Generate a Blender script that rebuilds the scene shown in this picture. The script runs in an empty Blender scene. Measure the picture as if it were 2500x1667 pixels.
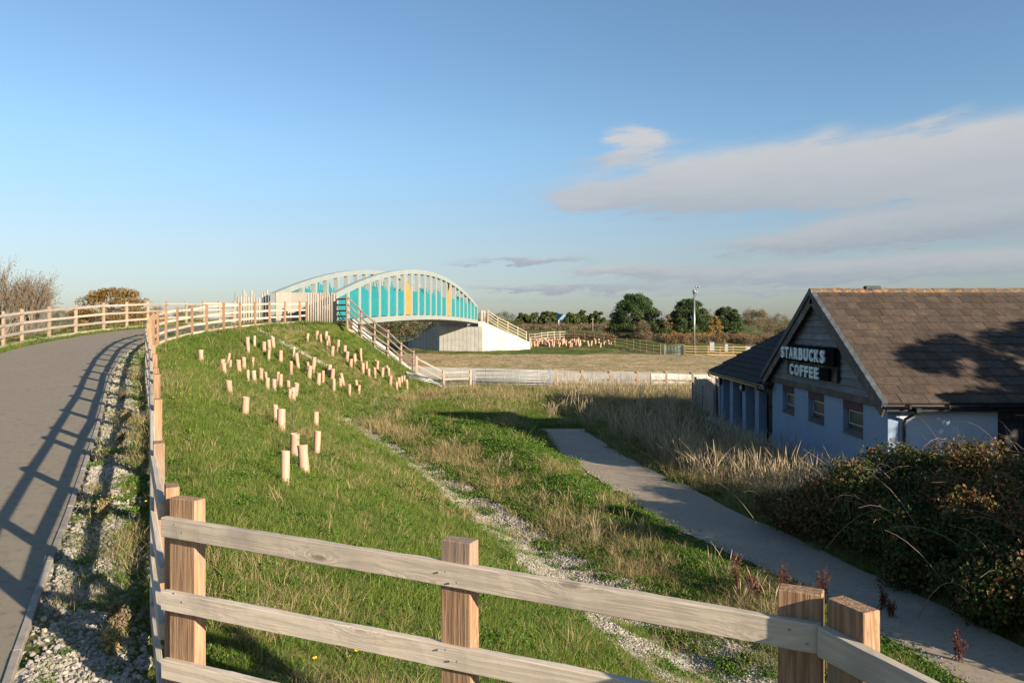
import bpy, math, random
import numpy as np
from mathutils import Vector, Matrix, Euler
SC = bpy.context.scene
COL = SC.collection
random.seed(7); RNG = np.random.default_rng(11)
R = math.radians
# ------------------------------------------------------------------ camera
F_PX, CX, HZ = 1900.0, 1250.0, 780.0          # photo pixels (2500 wide): focal length, centre column, horizon row
ZC = 4.5
cam_d = bpy.data.cameras.new('camera'); cam = bpy.data.objects.new('camera', cam_d); COL.objects.link(cam)
cam.location = (0, 0, ZC); cam.rotation_euler = (R(90), 0, 0)
cam_d.sensor_width = 36; cam_d.lens = 36*F_PX/2500; cam_d.shift_y = -(833.5-HZ)/2500
cam_d.clip_start = 0.1; cam_d.clip_end = 9000
SC.camera = cam
# ------------------------------------------------------------------ view
SC.view_settings.view_transform = 'Standard'; SC.view_settings.look = 'None'
SC.view_settings.gamma = 1; SC.view_settings.use_curve_mapping = False
SC.view_settings.exposure = 1.2
# ------------------------------------------------------------------ sun
SUN_EL = R(16.5); SUN_H = Vector((0.753, -0.658, 0)).normalized()
sun_dir = Vector((SUN_H.x*math.cos(SUN_EL), SUN_H.y*math.cos(SUN_EL), math.sin(SUN_EL)))
sd = bpy.data.lights.new('sun', 'SUN'); sd.energy = 5.0; sd.angle = R(0.53); sd.color = (1.0, 0.86, 0.68)
sun = bpy.data.objects.new('sun', sd); COL.objects.link(sun); sun.location = (40, -40, 40)
sun.rotation_euler = sun_dir.to_track_quat('Z', 'Y').to_euler()
# ------------------------------------------------------------------ node helpers
class NT:
    def __init__(s, tree): s.t = tree; s.n = tree.nodes; s.l = tree.links
    def new(s, typ, **kw):
        n = s.n.new(typ)
        for k, v in kw.items(): setattr(n, k, v)
        return n
    def put(s, sock, v):
        if isinstance(v, bpy.types.NodeSocket): s.l.new(v, sock)
        elif v is not None:
            if sock.type == 'RGBA' and len(v) == 3: v = (*v, 1)
            sock.default_value = v
    def math(s, op, a, b=None, c=None, clamp=False):
        n = s.new('ShaderNodeMath', operation=op, use_clamp=clamp)
        s.put(n.inputs[0], a)
        if b is not None: s.put(n.inputs[1], b)
        if c is not None: s.put(n.inputs[2], c)
        return n.outputs[0]
    def vmath(s, op, a, b=None):
        n = s.new('ShaderNodeVectorMath', operation=op); s.put(n.inputs[0], a)
        if b is not None:
            if op == 'SCALE': s.put(n.inputs['Scale'], b)
            else: s.put(n.inputs[1], b)
        return n.outputs[0]
    def mix(s, f, a, b, mode='MIX'):
        n = s.new('ShaderNodeMix', data_type='RGBA', blend_type=mode)
        s.put(n.inputs[0], f); s.put(n.inputs[6], a); s.put(n.inputs[7], b); return n.outputs[2]
    def noise(s, vec, scale, detail=3, rough=0.55, dist=0.0):
        n = s.new('ShaderNodeTexNoise'); s.put(n.inputs['Vector'], vec); s.put(n.inputs['Scale'], scale)
        n.inputs['Detail'].default_value = detail; n.inputs['Roughness'].default_value = rough
        n.inputs['Distortion'].default_value = dist; return n.outputs['Fac']
    def voro(s, vec, scale, out='Distance', feature='F1'):
        n = s.new('ShaderNodeTexVoronoi', feature=feature); s.put(n.inputs['Vector'], vec); s.put(n.inputs['Scale'], scale)
        return n.outputs[out]
    def ramp(s, f, lo, hi): # smooth 0..1 between lo and hi
        n = s.new('ShaderNodeMapRange', interpolation_type='SMOOTHSTEP'); s.put(n.inputs[0], f)
        n.inputs[1].default_value = lo; n.inputs[2].default_value = hi; return n.outputs[0]
    def comb(s, x, y, z):
        n = s.new('ShaderNodeCombineXYZ'); s.put(n.inputs[0], x); s.put(n.inputs[1], y); s.put(n.inputs[2], z); return n.outputs[0]
    def sep(s, v):
        n = s.new('ShaderNodeSeparateXYZ'); s.put(n.inputs[0], v); return n.outputs
    def coord(s, which='Object'): return s.new('ShaderNodeTexCoord').outputs[which]
    def info(s, which='Random'): return s.new('ShaderNodeObjectInfo').outputs[which]
    def attr(s, name, out='Fac'): return s.new('ShaderNodeAttribute', attribute_name=name).outputs[out]
    def bump(s, h, strength=0.4, dist=0.01):
        n = s.new('ShaderNodeBump'); n.inputs['Strength'].default_value = strength; n.inputs['Distance'].default_value = dist
        s.put(n.inputs['Height'], h); return n.outputs[0]

def new_mat(name):
    m = bpy.data.materials.new(name); m.use_nodes = True; m.node_tree.nodes.clear()
    return m, NT(m.node_tree)
def finish(nt, col, rough=0.85, normal=None, metal=0.0, spec=None, transl=None):
    out = nt.new('ShaderNodeOutputMaterial'); b = nt.new('ShaderNodeBsdfPrincipled')
    nt.put(b.inputs['Base Color'], col); nt.put(b.inputs['Roughness'], rough); nt.put(b.inputs['Metallic'], metal)
    if spec is not None: nt.put(b.inputs['Specular IOR Level'], spec)
    if normal is not None: nt.put(b.inputs['Normal'], normal)
    sh = b.outputs[0]
    if transl:
        tr = nt.new('ShaderNodeBsdfTranslucent'); nt.put(tr.inputs['Color'], col)
        mx = nt.new('ShaderNodeMixShader'); mx.inputs[0].default_value = transl
        nt.l.new(sh, mx.inputs[1]); nt.l.new(tr.outputs[0], mx.inputs[2]); sh = mx.outputs[0]
    nt.l.new(sh, out.inputs[0])
def simple(name, c1, c2=None, scale=6, rough=0.8, bump=0.2, bdist=0.01, rand=0.25, metal=0, detail=4, spec=None, coord='Object'):
    m, nt = new_mat(name); co = nt.coord(coord); c2 = c2 or tuple(x*0.7 for x in c1)
    f = nt.ramp(nt.noise(co, scale, detail), 0.3, 0.7)
    col = nt.mix(f, c1, c2)
    if rand:
        r = nt.math('MULTIPLY_ADD', nt.info(), rand, 1-rand/2)
        col = nt.mix(1.0, col, nt.comb(r, r, r), 'MULTIPLY')
    nrm = nt.bump(nt.noise(co, scale*6, 4), bump, bdist) if bump else None
    finish(nt, col, rough, nrm, metal, spec); return m

# ------------------------------------------------------------------ world: clear low-sun sky with a low bank of cloud
world = bpy.data.worlds.new('World'); SC.world = world; world.use_nodes = True
wt = NT(world.node_tree); wt.n.clear()
sky = wt.new('ShaderNodeTexSky', sky_type='NISHITA', sun_disc=False, sun_elevation=SUN_EL)
sky.sun_rotation = math.atan2(SUN_H.x, SUN_H.y); sky.air_density = 1.0; sky.dust_density = 0.4; sky.ozone_density = 1.6; sky.altitude = 60
vdir = wt.coord('Generated'); vx, vy, vz = wt.sep(vdir)
az = wt.math('ARCTAN2', vx, vy); el = wt.math('ARCSINE', vz)
wv = wt.comb(wt.math('MULTIPLY', az, 1.0), wt.math('MULTIPLY', wt.math('SUBTRACT', el, wt.math('MULTIPLY', az, .08)), 4.2), 0.0)
n1 = wt.math('SUBTRACT', wt.noise(wv, 9, 5, 0.6), 0.5)
n2 = wt.math('SUBTRACT', wt.noise(wv, 27, 7, 0.68), 0.5)
azw = wt.math('ADD', az, wt.math('MULTIPLY', n1, 0.14)); elw = wt.math('ADD', el, wt.math('MULTIPLY_ADD', n1, 0.030, wt.math('MULTIPLY', n2, 0.024)))
def AE(px, py):
    a = math.atan((px-CX)/F_PX); return a, math.atan((HZ-py)/F_PX*math.cos(a))
mask = None; shade = None
CL = [ # px centre, half-lengths px, tilt (rise per px), strength, greyness
 (1548,350,58,36,.05,1.5,.0),(1458,392,80,14,.10,.4,.65),(1650,348,70,9,.1,.22,.3),
 (1770,424,330,56,.05,1.05,.3),(1720,472,320,36,.0,1.05,.55),(2150,405,420,60,.09,1.0,.35),(2400,455,280,28,.08,.85,.5),(2250,300,120,14,.25,.4,.2),(2430,365,330,52,.13,1.0,.3),(2950,330,380,80,.1,.9,.3),
 (1415,500,70,16,.05,.65,.35),(1470,508,40,12,0,.5,.5),(2010,330,90,16,.3,.35,.2),
 (2180,558,380,32,.10,1.35,.7),(2450,525,300,34,.08,.95,.7),(2000,590,240,14,.03,1.1,.75),(2950,500,380,50,.06,.9,.6),
 (1280,637,150,10,.02,1.1,.8),(1480,660,80,11,.03,.55,.3),(1560,664,150,15,.0,1.2,.75),(2000,668,480,20,.02,1.2,.75),(2400,640,420,24,.02,1.1,.7),(2950,640,450,40,.02,.9,.7),
 (1380,705,260,9,.0,1.0,.85),(1900,712,420,8,.01,.8,.8),(1250,735,400,10,.0,.35,.9),(1720,550,30,7,0,.3,.7),(1560,560,40,7,0,.25,.7),
 (420,263,40,9,.05,.28,.0),(150,272,60,7,.1,.2,.0),(1240,580,30,7,0,.3,.6)]
for (px, py, hx, hy, tilt, st, gr) in CL:
    a0, e0 = AE(px, py); sa = hx/F_PX*math.cos(a0)**2; se = hy/F_PX
    da = wt.math('SUBTRACT', azw, a0); de = wt.math('SUBTRACT', wt.math('SUBTRACT', elw, e0), wt.math('MULTIPLY', da, tilt))
    q = wt.math('ADD', wt.math('POWER', wt.math('ABSOLUTE', wt.math('DIVIDE', da, sa)), 2.0), wt.math('POWER', wt.math('ABSOLUTE', wt.math('DIVIDE', de, se)), 2.0))
    g = wt.math('MULTIPLY', wt.math('EXPONENT', wt.math('MULTIPLY', q, -1.0)), st)
    # underside of each cloud is greyer than its top
    lowside = wt.math('MULTIPLY_ADD', wt.math('DIVIDE', de, se), -0.30, gr, clamp=True)
    gs = wt.math('MULTIPLY', g, lowside)
    mask = g if mask is None else wt.math('ADD', mask, g)
    shade = gs if shade is None else wt.math('ADD', shade, gs)
dens = wt.math('MULTIPLY', mask, wt.math('MULTIPLY_ADD', n2, 1.5, wt.math('MULTIPLY_ADD', n1, 2.4, 0.95)))
cov = wt.ramp(dens, 0.08, 0.85)
greyf = wt.math('DIVIDE', shade, wt.math('MAXIMUM', mask, 0.001), clamp=True)
cl_col = wt.mix(greyf, (5.1, 5.0, 4.95), (2.85, 3.25, 3.75))
lowt = wt.mix(wt.ramp(el, 0.0, 0.11), (.61,.71,1.0), (.87,.86,.99))
skyc = wt.mix(1.0, sky.outputs[0], wt.mix(wt.ramp(el, 0.06, 0.24), lowt, (1.06,1.23,1.36)), 'MULTIPLY')
wcol = wt.mix(wt.math('MULTIPLY', cov, 0.86), skyc, cl_col)
bg = wt.new('ShaderNodeBackground'); wt.put(bg.inputs[0], wcol); bg.inputs[1].default_value = 0.055
wo = wt.new('ShaderNodeOutputWorld'); wt.l.new(bg.outputs[0], wo.inputs[0])

# ------------------------------------------------------------------ mesh helpers
WM = {}
def link(o, M=None):
    COL.objects.link(o); M = M or Matrix.Identity(4); o.matrix_world = M; WM[o.name] = M.copy(); return o
def tag(o, label=None, cat=None, group=None, kind=None):
    if label: o['label'] = label
    if cat: o['category'] = cat
    if group: o['group'] = group
    if kind: o['kind'] = kind
    return o
def part(o, p):
    o.parent = p; o.matrix_parent_inverse = WM[p.name].inverted(); return o
def thing(name, loc, label, cat, group=None):
    o = bpy.data.objects.new(name, None); o.empty_display_size = 0.2
    link(o, Matrix.Translation(Vector(loc))); return tag(o, label, cat, group)
def mesh(name, V, Fs, mat=None, smooth=False):
    me = bpy.data.meshes.new(name); me.from_pydata([tuple(v) for v in V], [], [tuple(f) for f in Fs]); me.update()
    if mat: me.materials.append(mat)
    if smooth: me.polygons.foreach_set('use_smooth', [True]*len(me.polygons))
    return me
def obj(name, me, parent=None, M=None):
    o = link(bpy.data.objects.new(name, me), M)
    if parent: part(o, parent)
    return o
def fast_mesh(name, V, Q, mat=None, attrs=None, smooth=False):
    V = np.asarray(V, np.float32); Q = np.asarray(Q, np.int32); m, k = Q.shape
    me = bpy.data.meshes.new(name); me.vertices.add(len(V)); me.vertices.foreach_set('co', V.ravel())
    me.loops.add(m*k); me.loops.foreach_set('vertex_index', Q.ravel())
    me.polygons.add(m); me.polygons.foreach_set('loop_start', np.arange(0, m*k, k, dtype=np.int32))
    me.polygons.foreach_set('loop_total', np.full(m, k, np.int32))
    if smooth: me.polygons.foreach_set('use_smooth', np.ones(m, bool))
    for nme, arr in (attrs or {}).items():
        a = me.attributes.new(nme, 'FLOAT', 'POINT'); a.data.foreach_set('value', np.asarray(arr, np.float32))
    if mat: me.materials.append(mat)
    me.update(calc_edges=True); me.validate(); return me
class MB:
    def __init__(s): s.V = []; s.F = []
    def add(s, V, Fs, M=None):
        o = len(s.V); s.V += [tuple(M @ Vector(v)) if M else tuple(v) for v in V]; s.F += [tuple(i+o for i in f) for f in Fs]; return s
    def box(s, x0, x1, y0, y1, z0, z1, M=None, c=0.0):
        if c <= 0:
            V = [(x, y, z) for x in (x0, x1) for y in (y0, y1) for z in (z0, z1)]
            return s.add(V, [(0,1,3,2),(4,6,7,5),(0,4,5,1),(2,3,7,6),(0,2,6,4),(1,5,7,3)], M)
        V = []; X = (x0, x1); Y = (y0, y1); Z = (z0, z1); idx = {}
        for i in (0,1):
            for j in (0,1):
                for k in (0,1):
                    sx, sy, sz = c*(1-2*i), c*(1-2*j), c*(1-2*k)
                    for a, v in enumerate(((X[i], Y[j]+sy, Z[k]+sz), (X[i]+sx, Y[j], Z[k]+sz), (X[i]+sx, Y[j]+sy, Z[k]))):
                        idx[(i,j,k,a)] = len(V); V.append(v)
        g = lambda i,j,k,a: idx[(i,j,k,a)]
        Fs = []
        for i in (0,1):
            q = [g(i,0,0,0), g(i,1,0,0), g(i,1,1,0), g(i,0,1,0)]; Fs.append(q if i else q[::-1])
            q = [g(0,i,0,1), g(0,i,1,1), g(1,i,1,1), g(1,i,0,1)]; Fs.append(q if i else q[::-1])
            q = [g(0,0,i,2), g(1,0,i,2), g(1,1,i,2), g(0,1,i,2)]; Fs.append(q if i else q[::-1])
        for a, b in ((0,1),):
            for i in (0,1):
                for j in (0,1):
                    q = [g(i,j,0,0), g(i,j,1,0), g(i,j,1,1), g(i,j,0,1)]; Fs.append(q if (i+j) % 2 else q[::-1])
                    q = [g(i,0,j,0), g(i,0,j,2), g(i,1,j,2), g(i,1,j,0)]; Fs.append(q if (i+j) % 2 else q[::-1])
                    q = [g(0,i,j,1), g(1,i,j,1), g(1,i,j,2), g(0,i,j,2)]; Fs.append(q if (i+j) % 2 else q[::-1])
        for i in (0,1):
            for j in (0,1):
                for k in (0,1):
                    t = [g(i,j,k,0), g(i,j,k,1), g(i,j,k,2)]; Fs.append(t if (i+j+k) % 2 else t[::-1])
        return s.add(V, Fs, M)
    def prism(s, poly, z0, z1, M=None): # poly in xy, extruded in z
        n = len(poly); V = [(x, y, z0) for x, y in poly] + [(x, y, z1) for x, y in poly]
        Fs = [tuple(range(n))[::-1], tuple(range(n, 2*n))] + [(i, (i+1) % n, n+(i+1) % n, n+i) for i in range(n)]
        return s.add(V, Fs, M)
    def tube(s, pts, rad, n=6, cap=True):
        pts = [Vector(p) for p in pts]; rad = rad if hasattr(rad, '__len__') else [rad]*len(pts); V = []; Fs = []
        for i, p in enumerate(pts):
            d = (pts[min(i+1, len(pts)-1)] - pts[max(i-1, 0)]).normalized()
            a = d.orthogonal().normalized() if abs(d.z) > .9 else Vector((0,0,1)).cross(d).normalized(); b = d.cross(a)
            for k in range(n):
                t = 2*math.pi*k/n; V.append(p + (a*math.cos(t) + b*math.sin(t))*rad[i])
        for i in range(len(pts)-1):
            for k in range(n): Fs.append((i*n+k, i*n+(k+1) % n, (i+1)*n+(k+1) % n, (i+1)*n+k))
        if cap: Fs += [tuple(range(n))[::-1], tuple(range((len(pts)-1)*n, len(pts)*n))]
        return s.add(V, Fs)
    def mesh(s, name, mat, smooth=False): return mesh(name, s.V, s.F, mat, smooth)
    def obj(s, name, mat, parent=None, M=None, smooth=False): return obj(name, s.mesh(name, mat, smooth), parent, M)
def frame(o, x, z=None): # matrix with local x along x, local z near z
    x = Vector(x).normalized(); z = Vector(z or (0,0,1)); y = z.cross(x).normalized(); z = x.cross(y)
    M = Matrix((x, y, z)).transposed().to_4x4(); M.translation = Vector(o); return M
# ------------------------------------------------------------------ noise in numpy
def _hash(i, j, s): 
    h = np.sin(i*127.1 + j*311.7 + s*74.7)*43758.5453; return h - np.floor(h)
def vnoise(x, y, s=0):
    i = np.floor(x); j = np.floor(y); u = x-i; v = y-j; u = u*u*(3-2*u); v = v*v*(3-2*v)
    return (_hash(i,j,s)*(1-u)+_hash(i+1,j,s)*u)*(1-v) + (_hash(i,j+1,s)*(1-u)+_hash(i+1,j+1,s)*u)*v
def fbm(x, y, s=0, o=3):
    t = 0; a = .5
    for k in range(o): t = t + a*vnoise(x*2**k, y*2**k, s+k); a *= .5
    return t/(1-.5**o)
def smooth01(t): t = np.clip(t, 0, 1); return t*t*(3-2*t)
# ------------------------------------------------------------------ plan of the place (metres; camera stands at 0,0)
def spline(P, step=0.5):
    P = [np.array(p, float) for p in P]; P = [2*P[0]-P[1]] + P + [2*P[-1]-P[-2]]; out = []
    for i in range(1, len(P)-2):
        n = max(1, int(np.linalg.norm(P[i+1]-P[i])/step))
        for k in range(n):
            t = k/n; a, b, c, d = P[i-1], P[i], P[i+1], P[i+2]
            out.append(.5*((2*b)+(-a+c)*t+(2*a-5*b+4*c-d)*t*t+(-a+3*b-3*c+d)*t**3))
    out.append(P[-2]); return np.array(out)
FR = [(-1.92,4.3),(-4.2,9.2),(-6.5,14.1),(-9.35,20),(-12.0,26),(-13.3,30),(-13.75,34),(-13.55,38),(-13.1,42),(-12.35,46.3)]
ROADREF = spline([(9,-17.5),(3,-5.54)] + FR + [(-11.6,50)])
CREST = np.vstack([np.array([(8.3,-14),(3.3,-2.2),(1.55,2.75),(1.1,3.15),(-1.7,4.7)]), spline(FR)[2:]+np.array([.3,.1]), np.array([(-10.2,47.1),(-10.7,54)])])
TOE = np.array([(13,-13),(8.5,-2),(5.6,3),(3.9,6.5),(2.35,10),(.95,13.6),(-.35,17.2),(-2.85,23.5),(-5.2,29),(-7.0,33.2),(-7.1,36.5),(-6.6,41),(-5.6,47),(-5.0,51.5)])
FL = np.array([(2.2,-9),(-3.4,-6.5),(-9.5,7.8),(-13,15.5),(-16.2,22.6),(-18.3,27.6),(-18.95,30.5),(-19.35,35),(-19.35,40),(-18.7,44),(-17.1,47.4)])
def sdist(P, x, y): # distance to a polyline, sign + on its left
    best = np.full(x.shape, 1e9); sg = np.ones(x.shape)
    for (ax, ay), (bx, by) in zip(P[:-1], P[1:]):
        dx, dy = bx-ax, by-ay; L2 = dx*dx+dy*dy
        t = np.clip(((x-ax)*dx+(y-ay)*dy)/L2, 0, 1); ex = x-ax-t*dx; ey = y-ay-t*dy; d = np.hypot(ex, ey)
        m = d < best - 1e-9; best = np.where(m, d, best); sg = np.where(m, np.sign(dx*(y-ay)-dy*(x-ax)+1e-12), sg)
    return best*sg
def path_z(y): return np.interp(y, [-30,-2,0,30,37,42,47,60], [.6,1.86,1.95,3.58,3.98,4.15,4.27,4.3])
BU = np.array((.133,.991)); BO = np.array((-10.6,47.0)); BL = 48.4; BW = 3.9        # bridge axis, near end of right truss, length, width
def track_l(y): return np.interp(y, [0,9,9.98,13.5,16.9,25.4,32], [8.1,5.85,5.55,4.7,3.44,1.7,1.15])
def track_r(y): return np.interp(y, [0,9,9.98,13.5,16.9,25.4,32], [10.2,7.5,7.15,6.46,5.6,3.65,2.97])
NEARLIM = lambda x: np.interp(x, [-30,-19,-14.5,-10.3,-6.3,-4.5], [53,51.5,48.2,47.8,51.0,53])
FARLIM = lambda x: np.interp(x, [-20,-12.9,-8.7,-3.9,2.1,8], [104,100.2,96.8,96.3,98.5,101])
def height(x, y, detail=True):
    x = np.asarray(x, float); y = np.asarray(y, float)
    w = np.interp(y, [48,55,66,85], [0,1,1,0]); yy = y + .43*np.clip(x+6, -12, 16)*w
    low = np.interp(yy, [-60,10,48,55,57,63,63.6,70,93,104,112,150,400,3000], [0,0,0,-.15,-.3,-.32,.25,.35,.5,1.2,1.75,1.6,2.2,2.3])
    # gentle mound between the drain and the footpath, bank beyond the footpath
    tl, tr = track_l(y), track_r(y); inm = (y > 2) & (y < 46)
    dtoe = sdist(TOE, x, y)                                    # + left (embankment side)
    mo = smooth01((-dtoe-1.1)/2.6)*smooth01((tl-x)/1.6)*np.where(inm, 1, 0)*np.interp(y, [2,8,38,46], [0,1,1,0])
    low = low + .34*mo + np.where(inm, .25*smooth01((x-tr)/2.0)*np.interp(y,[2,6,17.5,19],[0,1,1,0]), 0)
    low = low - .03*np.exp(-(dtoe/.5)**2)*np.where(y < 36, 1, 0) + .12*smooth01((0-dtoe+1)/1)*0
    lump = (fbm(x*.9, y*.9, 3)-.5)*.16 + (fbm(x*.25, y*.25, 9)-.5)*.25
    offtrack = 1 - smooth01((tr+.25-x)/.3)*smooth01((x-tl+.25)/.3)*np.where((y < 33), 1, 0)
    flat = np.where((x > 8.6) & (y > 18.5) & (y < 37), 0, 1)*np.where((yy > 55.5) & (yy < 64), 0, 1)
    low = low + lump*offtrack*flat*(1.0 if detail else 0)
    # left hinterland is a little higher
    low = low + np.interp(x, [-60,-25,-18], [1.6,.9,0])*np.interp(y, [0,40], [1,1])
    dcr = sdist(CREST, x, y)                                   # + left (plateau side)
    pz = path_z(y)
    t = np.clip(dtoe, 0, None)/(np.clip(dtoe, 0, None)+np.clip(-dcr, 0, None)+1e-6)
    slope = low + (pz-low)*np.clip(t*1.04, 0, 1) + (lump*.6)*np.sin(np.pi*np.clip(t,0,1))
    dfl = sdist(FL, x, y)
    left = np.maximum(low, pz - .5*np.clip(dfl-1.0, 0, None))
    plat = pz + (fbm(x*1.5, y*1.5, 5)-.5)*.05
    srd = sdist(ROADREF, x, y)
    plat = np.where((srd > .78) & (srd < 4.9), pz - .04, plat)
    emb = np.where(dfl > 0, left, np.where(dcr > 0, plat, np.where(dtoe > 0, slope, low)))
    z = np.where((y < NEARLIM(x)), emb, low)
    # embankment beyond the bridge
    s = (x-BO[0])*BU[0]+(y-BO[1])*BU[1]; q = (x-BO[0])*BU[1]-(y-BO[1])*BU[0] + BW/2
    q2 = q - np.interp(s, [BL,BL+18,BL+60,BL+140], [0,0,-8,-40])
    far = np.interp(s, [BL,BL+40,BL+130], [4.3,3.8,1.5]) - .62*np.clip(np.abs(q2)-2.6, 0, None)
    z = np.where(y > FARLIM(x), np.maximum(z, far), z)
    return z
def hz(x, y): return float(height(np.array([x]), np.array([y]))[0])
def ray(px, py): return np.array([(px-CX)/F_PX, 1.0, (HZ-py)/F_PX])
def hit(px, py, d0=3.0, d1=160.0):  # first place where the sight line through a photo pixel meets the ground
    d = np.concatenate([np.arange(d0, 60, .05), np.arange(60, d1, .25)]); r = ray(px, py)
    zz = ZC + r[2]*d; g = height(r[0]*d, d); k = np.argmax(zz <= g)
    k = k if zz[k] <= g[k] else len(d)-1
    return float(r[0]*d[k]), float(d[k]), float(g[k])
def at(px, py, d): r = ray(px, py); return Vector((r[0]*d, d, ZC + r[2]*d))
# ------------------------------------------------------------------ materials
def wood(name, axis, light, dark, knot, k=1.0, rough=.8, tint=.35, bump=.35):
    m, nt = new_mat(name); co = nt.coord('Object')
    off = nt.math('MULTIPLY', nt.info(), 37.0); co = nt.vmath('ADD', co, nt.comb(off, nt.math('MULTIPLY', off, 1.7), nt.math('MULTIPLY', off, .6)))
    st = (1.3, 34, 34) if axis == 'x' else (34, 34, 1.3)
    kn = (1.7, 5.5, 5.5) if axis == 'x' else (5.5, 5.5, 1.7)
    kd = nt.voro(nt.vmath('MULTIPLY', co, kn), 1.0)
    near = nt.math('EXPONENT', nt.math('MULTIPLY', kd, -7.0))
    warp = nt.vmath('ADD', nt.vmath('MULTIPLY', co, st), nt.comb(nt.math('MULTIPLY', near, 2.6), nt.math('MULTIPLY', near, 2.2), nt.math('MULTIPLY', near, 2.6)))
    g = nt.noise(warp, 1.0*k, 4, .6, .6); fine = nt.noise(nt.vmath('MULTIPLY', co, tuple(x*4 for x in st)), 1.0*k, 2)
    big = nt.noise(co, 2.3, 3)
    f = nt.math('ADD', nt.math('MULTIPLY', nt.ramp(g, .38, .62), .75), nt.math('MULTIPLY_ADD', fine, .5, -.2), clamp=True)
    col = nt.mix(f, light, dark)
    col = nt.mix(nt.ramp(big, .45, .75), col, tuple(.55*a+.45*b for a, b in zip(dark, (.30,.27,.23))))
    kmask = nt.math('SUBTRACT', 1.0, nt.ramp(kd, .06, .12)); col = nt.mix(nt.math('MULTIPLY', kmask, .65), col, knot)
    r = nt.math('MULTIPLY_ADD', nt.info(), tint, 1-tint/2); col = nt.mix(1.0, col, nt.comb(r, r, r), 'MULTIPLY')
    nrm = nt.bump(nt.math('ADD', nt.math('MULTIPLY', f, -1), nt.math('MULTIPLY', fine, .6)), bump, .004)
    finish(nt, col, rough, nrm, spec=.25); return m
W_POST = wood('timber_post', 'z', (.355,.222,.13), (.18,.10,.055), (.08,.04,.022), k=1.7, bump=.5)
W_RAIL = wood('weathered_rail', 'x', (.58,.49,.38), (.43,.355,.27), (.17,.11,.07), k=1.5)
W_POSTL = wood('pale_post', 'z', (.36,.265,.185), (.27,.19,.13), (.16,.1,.06), bump=.1)
W_RAILL = wood('pale_rail', 'x', (.38,.325,.26), (.28,.235,.185), (.18,.12,.08), bump=.1)
W_FRESH = wood('fresh_rail', 'x', (.52,.37,.19), (.40,.27,.13), (.2,.11,.06), bump=.1)
W_FRESHP = wood('fresh_post', 'z', (.30,.18,.085), (.22,.125,.06), (.12,.06,.03), bump=.1)
W_DARK = wood('dark_post', 'z', (.22,.13,.075), (.13,.075,.045), (.06,.03,.02), bump=.1)
W_DARKR = wood('dark_rail', 'x', (.24,.15,.09), (.14,.085,.05), (.06,.03,.02), bump=.1)
W_PALE = wood('silver_board', 'z', (.34,.305,.255), (.25,.22,.185), (.18,.14,.10), bump=.12)
W_STAIRP = wood('stair_post', 'z', (.27,.195,.14), (.18,.125,.09), (.14,.08,.05), bump=.1)
W_STAIRR_SHADE = wood('shaded_stair_rail', 'x', (.15,.115,.09), (.10,.075,.058), (.06,.04,.03), bump=.1)  # rail colour darkened to stand for faces turned away from the sun
W_FENCEP = wood('panel_board', 'z', (.30,.27,.235), (.19,.17,.145), (.1,.08,.06), bump=.2)

def asphalt(name, c1, c2, sc=1.0, stain=.5, warm=(.20,.16,.11)):
    m, nt = new_mat(name); co = nt.coord('Object')
    f = nt.noise(co, 190*sc, 3, .7); big = nt.noise(co, .8*sc, 4); mid = nt.noise(co, 9*sc, 4)
    col = nt.mix(nt.ramp(f, .35, .68), c1, c2)
    col = nt.mix(nt.math('MULTIPLY', nt.ramp(big, .48, .72), stain), col, warm)
    col = nt.mix(nt.math('MULTIPLY', nt.ramp(mid, .50, .72), .55), col, tuple(x*.7 for x in c1))
    finish(nt, col, .82, nt.bump(nt.math('ADD', f, nt.math('MULTIPLY', mid, .4)), .45, .006), spec=.3); return m
M_ROAD = asphalt('path_asphalt', (.172,.145,.106), (.285,.242,.178), stain=.4, warm=(.265,.218,.15))
M_TRACK = asphalt('worn_asphalt', (.235,.19,.14), (.385,.315,.23), stain=.65, warm=(.44,.335,.215))
M_HWY = asphalt('highway_asphalt', (.045,.045,.047), (.075,.074,.072), .5, .2)
M_KERB = simple('kerb_concrete', (.30,.27,.225), (.20,.18,.15), 9, .9, .4, .005, .35)
M_CONC = simple('pale_concrete', (.50,.475,.42), (.40,.38,.33), 1.6, .85, .15, .01, .06)
M_CONCG = simple('grey_concrete', (.37,.36,.33), (.30,.29,.26), 1.3, .85, .15, .01, .08)
M_STEEL = simple('pale_green_steel', (.275,.308,.285), (.25,.28,.26), .8, .42, .03, .004, .04)
M_STEELD = simple('deck_underside', (.30,.31,.29), (.22,.23,.21), 1.2, .6, .05, .01, .05)
M_TEAL = simple('teal_slat', (.016,.225,.24), (.014,.195,.21), 1.5, .5, .03, .004, .10)
M_YEL = simple('amber_slat', (.44,.265,.075), (.39,.225,.06), 1.5, .5, .03, .004, .05)
M_BLK = simple('black_plastic', (.012,.012,.014), (.02,.02,.022), 8, .35, .05, .003, .1)
M_GALV = simple('galvanised_steel', (.28,.295,.30), (.20,.215,.225), 18, .38, .08, .002, .1, metal=.6)
M_LGALV = simple('pale_galvanised', (.30,.32,.33), (.24,.26,.27), 12, .45, .05, .002, .05, metal=.2)
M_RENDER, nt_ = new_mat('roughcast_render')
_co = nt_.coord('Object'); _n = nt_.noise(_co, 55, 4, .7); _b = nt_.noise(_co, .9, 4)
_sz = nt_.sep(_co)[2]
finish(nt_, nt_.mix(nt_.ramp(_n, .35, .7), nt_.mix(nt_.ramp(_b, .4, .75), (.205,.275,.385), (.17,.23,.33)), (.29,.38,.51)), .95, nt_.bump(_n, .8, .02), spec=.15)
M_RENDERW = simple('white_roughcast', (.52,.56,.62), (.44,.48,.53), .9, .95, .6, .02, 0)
M_BRICK = simple('dark_brick', (.085,.048,.042), (.05,.032,.03), 14, .85, .4, .006, .5)
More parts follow.
